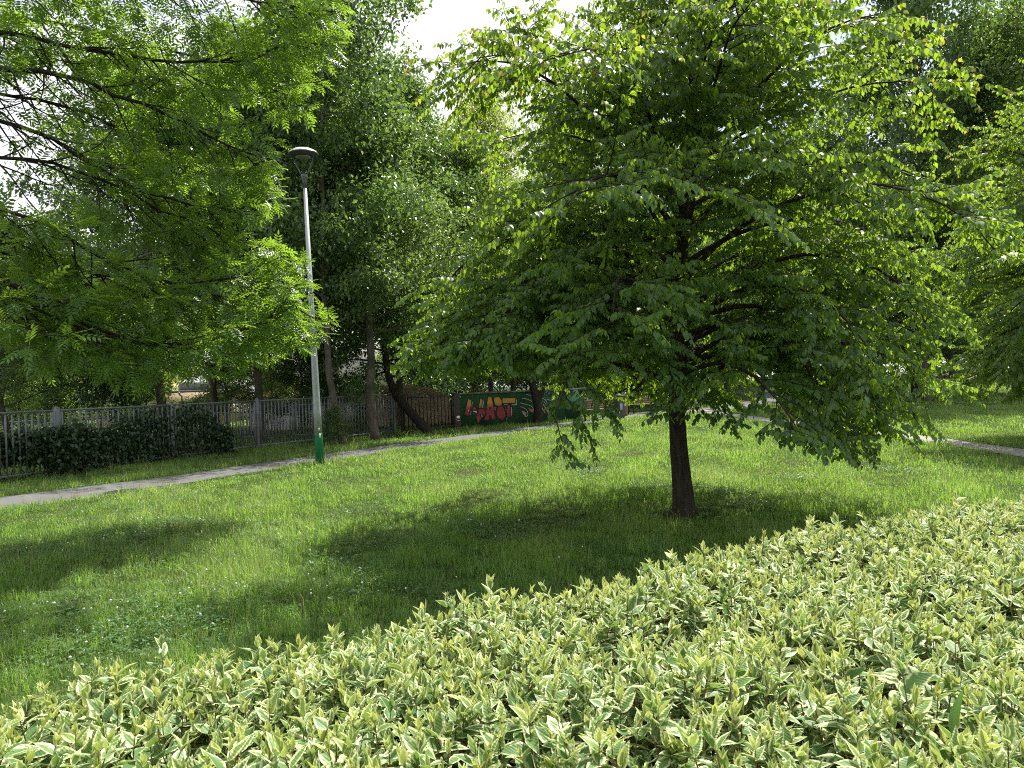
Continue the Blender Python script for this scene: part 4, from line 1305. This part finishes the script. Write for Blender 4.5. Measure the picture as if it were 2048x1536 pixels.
def cabinet():
    x, y = (1614-1024)/F*46, 46
    root = empty('utility_cabinet', (x,y,0), -.15, 'pale grey utility cabinet behind the trunk past the lawn tree', 'cabinet')
    b = MB(); b.box((0,0,.92),(1.0,.45,1.5),bev=.015); b.build('body', MAT['cabinet'], root)
    b = MB(); b.box((0,0,.09),(1.05,.5,.18)); b.build('plinth', MAT['concrete'], root)
    b = MB(); b.box((0,0,1.70),(1.1,.55,.06),bev=.01); b.build('cap', MAT['cabinet'], root)
    for s in (-1,1):
        b = MB(); b.box((s*.245,-.232,.92),(.47,.012,1.36),bev=.004); d = b.build('door', MAT['cabinet'], root)
        b = MB(); b.box((s*.06,-.248,.95),(.025,.02,.12)); b.build('handle', MAT['black'], d)
cabinet()
def yellow_flowers():
    r = np.random.default_rng(3)
    x0, y0 = (1672-1024)/F*46, 46
    n = 700
    pos = np.stack([r.normal(0,.42,n), r.normal(0,.25,n), np.abs(r.normal(.32,.16,n))],1)
    a = nrm(r.normal(0,1,(n,3))+UP*.6); X,Y,Z = rand_frames(a,n,r)
    v, fs, at_ = scatter(KITE, KITEF, pos, X,Y,Z, r.uniform(.06,.12,n), r.uniform(0,1,n))
    m = leafmat('yellow_shrub_leaf',(.42,.34,.02),(.62,.52,.04),(.6,.55,.05))
    o = link('yellow_bush', mesh_np('yellow_bush', v, fs, at_, mats=[m])); o.location=(x0,y0,float(hz(x0,y0)))
    tag(o, 'small bright yellow bush beside the far trunk past the cabinet', 'bush')
yellow_flowers()

def lounger(loc, rz, label, back=.95):
    root = empty('sun_lounger', loc, rz, label, 'sun lounger', 'wooden loungers on the far lawn')
    def plank_run(name, P, mat):
        b = MB()
        P = np.array(P); 
        for a, c in zip(P[:-1],P[1:]):
            L = np.linalg.norm(c-a); d=(c-a)/L; n_=np.array([-d[1],d[0]])
            k = max(1,int(L/.11))
            for q in range(k):
                m_ = a+d*(L*(q+.5)/k)
                ax = np.array([[d[0],0,d[1]],[0,1,0],[n_[0],0,n_[1]]])
                b.box((m_[0],0,m_[1]),(L/k*.86,1.0,.035),ax)
        return b.build(name, mat, root)
    plank_run('leg_rest', [(-1.0,.16),(-.45,.42)], MAT['palewood'])
    plank_run('seat', [(-.44,.425),(.22,.24)], MAT['palewood'])
    plank_run('backrest', [(.23,.24),(.95,back)], MAT['palewood'])
    for s in (-.46,.46):
        b = MB(); b.tube([(-1.02,s,.10),(-.45,s,.36),(.22,s,.18),(.97,s,back-.06)],.03,6); b.tube([(-.45,s,.36),(-.35,s,0)],.025,6); b.tube([(.22,s,.18),(.28,s,0)],.025,6); b.tube([(.75,s,back-.3),(.9,s,0)],.025,6); b.build('side_rail', MAT['black'], root)
    return root
def on(px, Y): 
    x = (px-1024)/F*Y; return (x, Y, float(hz(x,Y)))
lounger(on(1938,56), .25, 'left-hand wooden lounger of the pair tilted up on the far lawn', 1.15)
lounger(on(1955,57.5), .25, 'right-hand wooden lounger of the pair tilted up on the far lawn', 1.25)
lounger(on(1972,50), -.12, 'wooden lounger just left of the far right trunk on the lawn', 1.05)

def picnic():
    root = empty('picnic_table', on(1772,55), .3, 'pale picnic table with benches in the shade between the far trunks', 'picnic table')
    b = MB()
    for k in range(5): b.box((0,-.3+k*.15,.76),(1.8,.13,.05),bev=.006)
    b.build('tabletop', MAT['white'], root)
    for s in (-.72,.72):
        b = MB()
        for k in range(2): b.box((0,s-.07+k*.15,.45),(1.8,.13,.045),bev=.006)
        b.build('seat', MAT['white'], root)
    for x in (-.6,.6):
        b = MB(); b.box((x,0,.37),(.09,.1,.73)); b.box((x,0,.40),(.05,1.6,.05)); b.box((x,0,.03),(.1,1.3,.06)); b.build('leg', MAT['black'], root)
picnic()
o = bench(on(1868,56), 2.6, 'dark bench in the shade right of the forked trunk'); 
def hoop():
    root = empty('spring_rider', on(1892,60), .5, 'small dark ring shaped play rider on the far lawn', 'play equipment')
    b = MB(); a = np.linspace(0,2*np.pi,25); b.tube(np.stack([.42*np.cos(a),0*a,.78+.42*np.sin(a)],1),.06,8,cap=False); b.build('ring', MAT['black'], root, True)
    b = MB(); a = np.linspace(0,6*np.pi,40); b.tube(np.stack([.1*np.cos(a),.1*np.sin(a),a/(6*np.pi)*.38],1),.02,6); b.build('spring', MAT['black'], root, True)
    b = MB(); b.box((-.12,-.0,.62),(.22,.24,.07),bev=.02); b.build('seat', paint('rider_seat',(.45,.22,.12)), root)
hoop()

# ------------------------------------------------------------------ people and a dog
def skin_mesh(name, verts, edges, radii, mat, parent=None, sub=2, root=0):
    me = bpy.data.meshes.new(name); me.from_pydata([tuple(v) for v in verts], edges, []); me.update()
    o = bpy.data.objects.new(name+'_tmp', me); COL.objects.link(o)
    o.modifiers.new('skin','SKIN'); sb = o.modifiers.new('sub','SUBSURF'); sb.levels = sub; sb.render_levels = sub
    for i_, r_ in enumerate(radii):
        rr_ = r_ if isinstance(r_, tuple) else (r_, r_)
        me.skin_vertices[0].data[i_].radius = rr_
    me.skin_vertices[0].data[root].use_root = True
    dg = bpy.context.evaluated_depsgraph_get(); dg.update()
    m2 = bpy.data.meshes.new_from_object(o.evaluated_get(dg)); m2.name = name
    bpy.data.objects.remove(o); bpy.data.meshes.remove(me)
    m2.materials.clear(); m2.materials.append(mat)
    for p_ in m2.polygons: p_.use_smooth = True
    return link(name, m2, parent)
MAT['skin'] = paint('skin', (.45,.27,.19), .55, var=.06)
MAT['shirt'] = paint('white_shirt', (.70,.72,.78), .8, var=.04)
MAT['dark_trousers'] = paint('dark_trousers', (.022,.024,.035), .85)
MAT['grey_trousers'] = paint('grey_trousers', (.33,.34,.37), .85, var=.06)
MAT['hair'] = paint('brown_hair', (.035,.02,.012), .7)
MAT['tie'] = paint('navy_tie', (.012,.016,.05), .6)
MAT['shoe'] = paint('dark_shoe', (.02,.018,.016), .5)

def person(loc, rz, label, top, bottom, stride=.22, tie=False, sleeves=True):
    root = empty('person', loc, rz, label, 'person', 'people on the path')
    s = stride
    J = {'pelvis':(0,0,.95),'waist':(0,.0,1.10),'chest':(0,.0,1.33),'neck':(0,.0,1.50),'head0':(0,-.012,1.58),'head1':(0,-.015,1.68),'head2':(0,-.005,1.755),
         'hipL':(-.095,0,.90),'hipR':(.095,0,.90),'kneeL':(-.105,-s*.55-.03,.49),'kneeR':(.105,s*.25-.05,.49),'ankL':(-.11,-s,.085),'ankR':(.11,s+.02,.11),'toeL':(-.12,-s-.17,.035),'toeR':(.12,s-.12,.03),
         'shL':(-.175,0,1.43),'shR':(.175,0,1.43),'elL':(-.235,s*.5+.02,1.15),'elR':(.235,-s*.5,1.15),'wrL':(-.245,s*.5-.10,.92),'wrR':(.245,-s*.8-.08,.93)}
    E = [('pelvis','waist'),('waist','chest'),('chest','neck'),('neck','head0'),('head0','head1'),('head1','head2'),('pelvis','hipL'),('pelvis','hipR'),('hipL','kneeL'),('hipR','kneeR'),('kneeL','ankL'),('kneeR','ankR'),('ankL','toeL'),('ankR','toeR'),
         ('chest','shL'),('chest','shR'),('shL','elL'),('shR','elR'),('elL','wrL'),('elR','wrR')]
    R = {'pelvis':(.135,.10),'waist':(.125,.095),'chest':(.145,.105),'neck':.052,'head0':(.062,.07),'head1':(.076,.095),'head2':(.055,.07),'hipL':.082,'hipR':.082,'kneeL':.056,'kneeR':.056,'ankL':.038,'ankR':.038,'toeL':.03,'toeR':.03,'shL':.055,'shR':.055,'elL':.04,'elR':.04,'wrL':.026,'wrR':.026}
    def build(name, keys, edges, mat, grow=0.0, extra=None):
        V = [J[k] for k in keys]; ix = {k:i for i,k in enumerate(keys)}
        ed = [(ix[a],ix[b]) for a,b in edges]
        rad = [tuple(np.array(R[k])+grow) if isinstance(R[k],tuple) else R[k]+grow for k in keys]
        if extra:
            for a, p, r_ in extra:
                V.append(p); rad.append(r_); ed.append((ix[a] if isinstance(a,str) else a+len(keys), len(V)-1))
        return skin_mesh(name, V, ed, rad, mat, root)
    # hands: palm and five fingers hanging from the wrist
    ex = []
    for side, w in ((-1,'wrL'),(1,'wrR')):
        wp = np.array(J[w]); dn = nrm(np.array([0,-.25,-1.]))
        ex.append((w, tuple(wp+dn*.055), .026)); palm = len(ex)-1
        for k,(oy,L) in enumerate(((-.028,.068),(-.010,.078),(.009,.073),(.026,.058))):
            b0 = wp+dn*.09+np.array([0,oy,0]); ex.append((palm, tuple(b0), .010)); kn = len(ex)-1
            ex.append((kn, tuple(b0+dn*L*.55+np.array([-side*.006,0,0])), .009)); ex.append((len(ex)-1, tuple(b0+dn*L+np.array([-side*.022,0,0])), .008))
        t0 = wp+dn*.045+np.array([-side*.01,-.034,0]); ex.append((palm, tuple(t0), .011)); ex.append((len(ex)-1, tuple(t0+dn*.05+np.array([-side*.008,-.014,0])), .009))
    body = build('body', list(J), E, MAT['skin'], extra=ex)
    up = ['waist','chest','neck','pelvis','shL','shR','elL','elR']+(['wrL','wrR'] if sleeves else [])
    ue = [('pelvis','waist'),('waist','chest'),('chest','shL'),('chest','shR'),('shL','elL'),('shR','elR')]+([('elL','wrL'),('elR','wrR')] if sleeves else [])
    upk = [k for k in up if k != 'neck']
    build('shirt', upk, ue, top, .016)
    lo = ['pelvis','hipL','hipR','kneeL','kneeR','ankL','ankR']
    build('trousers', lo, [('pelvis','hipL'),('pelvis','hipR'),('hipL','kneeL'),('hipR','kneeR'),('kneeL','ankL'),('kneeR','ankR')], bottom, .021)
    for sd in ('L','R'):
        a, t_ = np.array(J['ank'+sd]), np.array(J['toe'+sd])
        skin_mesh('shoe', [a+np.array([0,.05,-.045]), a+np.array([0,-.02,-.03]), t_+np.array([0,-.03,.012])], [(0,1),(1,2)], [.045,.05,.042], MAT['shoe'], root)
    skin_mesh('hair', [(0,.03,1.70),(0,.025,1.765),(0,-.055,1.775)], [(0,1),(1,2)], [(.088,.085),(.078,.085),(.06,.04)], MAT['hair'], root)
    b = MB(); b.lathe([(.004,-.02),(.014,-.014),(.012,.004),(.005,.028)], (0,-.118,1.665), k=8); b.build('nose', MAT['skin'], body, True)
    for sx in (-1,1):
        b = MB(); b.lathe([(.003,-.009),(.011,0),(.003,.009)], (sx*.032,-.098,1.69), k=8); b.build('eye', MAT['hair'], body, True)
        b = MB(); b.lathe([(.004,-.03),(.014,-.01),(.016,.015),(.005,.03)], (sx*.088,.0,1.67), k=8); b.build('ear', MAT['skin'], body, True)
    b = MB(); b.box((0,-.106,1.622),(.05,.012,.012),bev=.003); b.build('mouth', paint('lips',(.30,.12,.10),.5), body)
    if tie:
        b = MB(); b.add([(-.022,-.13,1.475),(.022,-.13,1.475),(.042,-.150,1.16),(0,-.150,1.11),(-.042,-.150,1.16),(-.022,-.118,1.475),(.022,-.118,1.475),(.042,-.140,1.16),(0,-.140,1.11),(-.042,-.140,1.16)],
            [(0,4,3,2,1),(5,6,7,8,9),(0,1,6,5),(1,2,7,6),(2,3,8,7),(3,4,9,8),(4,0,5,9)]); b.build('tie', MAT['tie'], root)
    return root
px_ = (1427-1024)/F*35.6
person((px_+.05, 35.6, 0), .15, 'person in a white shirt and dark tie walking on the far path', MAT['shirt'], MAT['dark_trousers'], .10, tie=True)
g = gnd(1387,819)
person((g[0], g[1], 0), -1.15, 'person in light grey trousers striding along the far path behind the trunk', paint('tan_top',(.30,.24,.17),.85), MAT['grey_trousers'], .26, sleeves=False)

def dog():
    x, y, z = on(2012, 47)
    root = empty('dog', (x,y,z), .1, 'small tan dog with a cream head beside the far right trunk', 'dog')
    V = [(-.28,0,.36),(-.1,0,.35),(.08,0,.36),(.2,0,.38),(.28,0,.46),(.36,0,.52),(.45,0,.49),(.50,0,.475),
         (-.30,.06,.30),(-.24,.065,.20),(-.33,.065,.11),(-.30,.065,.02),(-.30,-.06,.30),(-.24,-.065,.20),(-.33,-.065,.11),(-.30,-.065,.02),
         (.2,.06,.28),(.19,.065,.16),(.2,.065,.02),(.2,-.06,.28),(.19,-.065,.16),(.2,-.065,.02),(-.38,0,.40),(-.47,0,.50),
         (.33,.055,.585),(.33,-.055,.585)]
    Ed = [(0,1),(1,2),(2,3),(3,4),(4,5),(5,6),(6,7),(0,8),(8,9),(9,10),(10,11),(0,12),(12,13),(13,14),(14,15),(3,16),(16,17),(17,18),(3,19),(19,20),(20,21),(0,22),(22,23),(5,24),(5,25)]
    R_ = [.10,.105,.12,.115,.075,.075,.042,.032,.06,.038,.024,.025,.06,.038,.024,.025,.045,.03,.026,.045,.03,.026,.03,.02,.02,.02]
    skin_mesh('body', V, Ed, R_, noisemat('dog_coat', (.34,.21,.10), (.56,.42,.26), scale=5, rough=.95, bump=.2), root)
    for s in (-1,1):
        b = MB(); b.lathe([(.002,-.008),(.009,0),(.002,.008)], (.415,s*.04,.535), k=8); b.build('eye', MAT['hair'], root, True)
    b = MB(); b.lathe([(.004,-.012),(.016,0),(.004,.012)], (.528,0,.483), k=8); b.build('nose', MAT['black'], root, True)
dog()

# ------------------------------------------------------------------ variegated dogwood hedge in the foreground
def hedge():
    r = np.random.default_rng(55)
    root = empty('variegated_hedge', (0,0,0), label='broad clipped hedge of cream edged green leaves filling the foreground', cat='hedge')
    # leaf template 5 across x 8 along
    us = np.array([-1,-.55,0,.55,1]); vs = np.linspace(0,1,7)
    def width(v_): return .5*np.sin(np.pi*np.clip(v_,0,1)**.80)**.85*(1-.5*v_**3)*.62/.5
    T, lu, lv = [], [], []
    for v_ in vs:
        w = width(v_)*.47
        for u_ in us:
            z = .22*abs(u_)*w*2*.5 - .30*v_**2*.55 + .012*math.sin(v_*19+u_*2.)*abs(u_)
            T.append((u_*w*.93, v_, z)); lu.append(abs(u_)); lv.append(v_)
    T = np.array(T); lu = np.array(lu); lv = np.array(lv)
    i = np.arange(6)[:,None]*5; j = np.arange(4)[None,:]
    TF = [np.stack([i+j,i+j+1,i+5+j+1,i+5+j],-1).reshape(-1,4)]
    pos, ax, nrm_, sz, tn, yg = [], [], [], [], [], []
    stems = Wood()
    wv, wv2 = Waves(.8,61), Waves(.25,62)
    wd = H_FAR-H_NEAR
    def shoots(s0, s1, dens):
        n = int((s1-s0)*wd*dens)
        return np.stack([r.uniform(s0,s1,n), r.uniform(H_NEAR,H_FAR,n)],1)
    S = np.vstack([shoots(-1.15,4.35,460), shoots(H_S0,-1.15,150), shoots(4.35,H_S1,150)])
    for s, d in S:
        p = HD*s+HN*d
        edge = min(H_FAR-d, d-H_NEAR)
        zt = HEDGE_Z+.030*wv(s,d)+.025*wv2(s,d)+np.clip(r.normal(0,.028),-.08,.05)-.07*math.exp(-edge/.06)
        tall = r.random() < (.12 if edge < .4 else .06)
        if tall: zt += r.uniform(.02,.055)
        lean = r.normal(0,.16,2)
        if H_FAR-d < .15: lean += HN*.28
        if d-H_NEAR < .15: lean -= HN*.28
        st = nrm(np.array([lean[0],lean[1],1.]))
        tip = np.array([p[0],p[1],zt])
        ph = r.uniform(0,np.pi)
        vig = r.uniform(.8,1.2); ygs = r.uniform(.5,1.2) if r.random() < .82 else r.uniform(0,.35)
        nodes = (0,.016,.040,.072,.112,.16)
        for k, dz in enumerate(nodes):
            c = tip-st*dz*vig
            el = math.radians([10,24,52,74,90,98][k]+r.normal(0,11))
            L = [.030,.046,.058,.066,.068,.064][k]*vig*r.uniform(.85,1.15)
            for sgn in (0,math.pi):
                if k > 2 and r.random() < .22: continue
                az = ph+sgn+r.normal(0,.22)+k*math.pi/2
                h_ = np.array([math.cos(az),math.sin(az),0.])
                e2 = el+r.normal(0,.14)
                a = nrm(st*math.cos(e2)+h_*math.sin(e2))
                up = nrm(st*math.sin(e2)-h_*math.cos(e2)+r.normal(0,.25,3))   # upper face looks to the stem / sky
                pos.append(c); ax.append(a); nrm_.append(up); sz.append(L); tn.append(r.random())
                yg.append([.9,.6,.16,.04,0,0][k]*ygs)
        root_p = np.array([p[0],p[1],max(.0,zt-.5)])
        stems.add(np.array([root_p, tip-st*.16, tip-st*.04, tip]), [.0038,.0024,.0017,.001], 3)
    # sparse woody growth and older leaves below the top layer and down the sides
    m = 5200
    s_ = r.uniform(H_S0,H_S1,m); d_ = r.uniform(H_NEAR,H_FAR,m)
    sidef = r.random(m) < .62
    d_ = np.where(sidef, np.where(r.random(m)<.5, H_NEAR+np.abs(r.normal(0,.05,m)), H_FAR-np.abs(r.normal(0,.05,m))), d_)
    z_ = np.where(sidef, r.uniform(.05,.78,m), r.uniform(.35,.68,m))
    P2 = HD[None]*s_[:,None]+HN[None]*d_[:,None]
    for k in range(m):
        outw = (HN if d_[k] > (H_NEAR+H_FAR)/2 else -HN)
        a = nrm(np.array([outw[0],outw[1],0])*(.6 if sidef[k] else 0)+r.normal(0,.6,3)-UP*.15)
        up = nrm(UP+r.normal(0,.4,3)+(np.array([*outw,0])*.6 if sidef[k] else 0))
        pos.append((*P2[k],z_[k])); ax.append(a); nrm_.append(up); sz.append(r.uniform(.06,.085)); tn.append(r.random()); yg.append(0)
    pos = np.array(pos); a = np.array(ax); up = np.array(nrm_); n = len(pos)
    Z = nrm(up-(up*a).sum(1,keepdims=True)*a); X = np.cross(a,Z)
    sz = np.array(sz); tn = np.array(tn); yg = np.clip(np.array(yg),0,1)
    # curl differs from leaf to leaf
    curl = r.normal(1.0,.9,n); fold = r.normal(1.0,.6,n)
    k = len(T)
    Tz = T[None,:,2]*0
    w = width(lv)*.47
    zz = (.22*lu*w)[None]*fold[:,None]-(.165*lv**2)[None]*curl[:,None]+(.012*np.sin(lv*19)*lu)[None]*r.normal(1,.8,n)[:,None]
    wid = r.uniform(.80,1.15,n)*(1-.30*np.clip(yg*1.3,0,1))
    v = pos[:,None,:]+sz[:,None,None]*(T[None,:,0:1]*wid[:,None,None]*X[:,None,:]+T[None,:,1:2]*a[:,None,:]+zz[:,:,None]*Z[:,None,:])
    off = (np.arange(n)*k)[:,None,None]
    fs = [(TF[0][None]+off).reshape(-1,4)]
    ats = {'tone':np.repeat(tn,k),'young':np.repeat(yg,k),'lu':np.tile(lu,n),'lv':np.tile(lv,n)}
    # material
    m_, t, o = newmat('variegated_leaf')
    tcn = t.nodes.new('ShaderNodeTexCoord')
    nn = N(t,'ShaderNodeTexNoise',Scale=95.0,Detail=3.0); t.links.new(tcn.outputs['Object'],nn.inputs['Vector'])
    nb = N(t,'ShaderNodeTexNoise',Scale=300.0,Detail=2.0); t.links.new(tcn.outputs['Object'],nb.inputs['Vector'])
    def math_(op, a_, b_=None):
        q = t.nodes.new('ShaderNodeMath'); q.operation = op
        for ii, val in enumerate((a_, b_)):
            if val is None: continue
            if isinstance(val,(int,float)): q.inputs[ii].default_value = val
            else: t.links.new(val,q.inputs[ii])
        return q.outputs[0]
    # how far out on the leaf: |u| plus a ragged noise, shifted per leaf
    e = math_('ADD', attr(t,'lu'), math_('MULTIPLY', math_('SUBTRACT', nn.outputs['Fac'], .5), 1.15))
    tipf = math_('POWER', attr(t,'lv'), 5.0)
    e = math_('ADD', e, math_('MULTIPLY', tipf, .35))
    e = math_('ADD', e, math_('MULTIPLY', math_('SUBTRACT', attr(t,'tone'), .5), .50))
    rm = t.nodes.new('ShaderNodeMapRange'); rm.inputs['From Min'].default_value=.57; rm.inputs['From Max'].default_value=.80
    t.links.new(e, rm.inputs['Value'])
    green = mixc(t, attr(t,'tone'), (.065,.150,.042), (.130,.240,.078))
    green = mixc(t, math_('MULTIPLY',nb.outputs['Fac'],.5), green, (.13,.24,.085))
    cream = (.68,.71,.42)
    base = mixc(t, rm.outputs[0], green, cream)
    yel_c = mixc(t, rm.outputs[0], (.27,.37,.070), (.70,.70,.30))
    base = mixc(t, attr(t,'young'), base, yel_c)
    trg = mixc(t, rm.outputs[0], (.20,.36,.05), (.66,.68,.34))
    trg = mixc(t, attr(t,'young'), trg, (.70,.72,.18))
    p = N(t,'ShaderNodeBsdfPrincipled',Roughness=.48); p.inputs['Specular IOR Level'].default_value=.4
    t.links.new(base,p.inputs['Base Color'])
    bw = t.nodes.new('ShaderNodeTexWave'); bw.bands_direction='DIAGONAL'; bw.inputs['Scale'].default_value=60; bw.inputs['Distortion'].default_value=2
    t.links.new(tcn.outputs['Object'],bw.inputs['Vector'])
    bu = N(t,'ShaderNodeBump',Strength=.18,Distance=.004); t.links.new(bw.outputs['Fac'],bu.inputs['Height']); t.links.new(bu.outputs[0],p.inputs['Normal'])
    tr = t.nodes.new('ShaderNodeBsdfTranslucent'); t.links.new(trg,tr.inputs['Color'])
    ms = N(t,'ShaderNodeMixShader',Fac=.30); t.links.new(p.outputs[0],ms.inputs[1]); t.links.new(tr.outputs[0],ms.inputs[2]); t.links.new(ms.outputs[0],o.inputs['Surface'])
    link('foliage', mesh_np('foliage', v.reshape(-1,3), fs, ats, smooth=True, mats=[m_]), root)
    # woody stems down to the ground
    for k_ in range(420):
        s0, d0 = r.uniform(H_S0,H_S1), r.uniform(H_NEAR+.1,H_FAR-.1)
        p0 = HD*s0+HN*d0; p1 = p0+r.normal(0,.12,2)
        stems.add(np.array([[*p0,-.02],[*(p0*.6+p1*.4),.3],[*p1,.62]]), [.011,.008,.005], 5)
    tag(stems.build('stems', MAT['twig_red'], root), kind='stuff')
    print('hedge leaves', n)
hedge()

def hedge_weed():
    r = np.random.default_rng(8)
    c = at(1905,1490,1.50); c[2] = 0
    root = empty('tall_weed', tuple(c), label='plain green long-leaved weed poking through the hedge at the lower right', cat='weed')
    top = at(1890,1470,1.50)-c
    stem = np.array([[.02,.02,0],[.01,.01,top[2]*.5],[0,0,top[2]*.85],[0,0,top[2]]])
    w = Wood(); w.add(stem, [.006,.005,.004,.002], 6); w.build('stem', MAT['weed'], root)
    vs = np.linspace(0,1,10); T = []
    for v_ in vs:
        ww = .10*math.sin(math.pi*min(1,v_**.7))**.9
        for u_ in (-1,-.5,0,.5,1): T.append((u_*ww, v_, .25*abs(u_)*ww*2-.35*v_*v_))
    T = np.array(T); i = np.arange(9)[:,None]*5; j = np.arange(4)[None,:]
    TF = [np.stack([i+j,i+j+1,i+5+j+1,i+5+j],-1).reshape(-1,4)]
    n = 9
    zz = np.linspace(.62,1,n)*top[2]; az = np.arange(n)*2.4+.3
    el = np.radians(np.linspace(75,22,n))
    a = np.stack([np.cos(az)*np.sin(el),np.sin(az)*np.sin(el),np.cos(el)],1)
    up = nrm(UP-a*a[:,2:3]+1e-3); X = np.cross(a,up)
    v, fs, at_ = scatter(T, TF, np.stack([0*zz,0*zz,zz],1), X, a, up, np.linspace(.19,.10,n), r.uniform(.3,.8,n))
    link('leaves', mesh_np('leaves', v, fs, at_, smooth=True, mats=[MAT['weed']]), root)
hedge_weed()
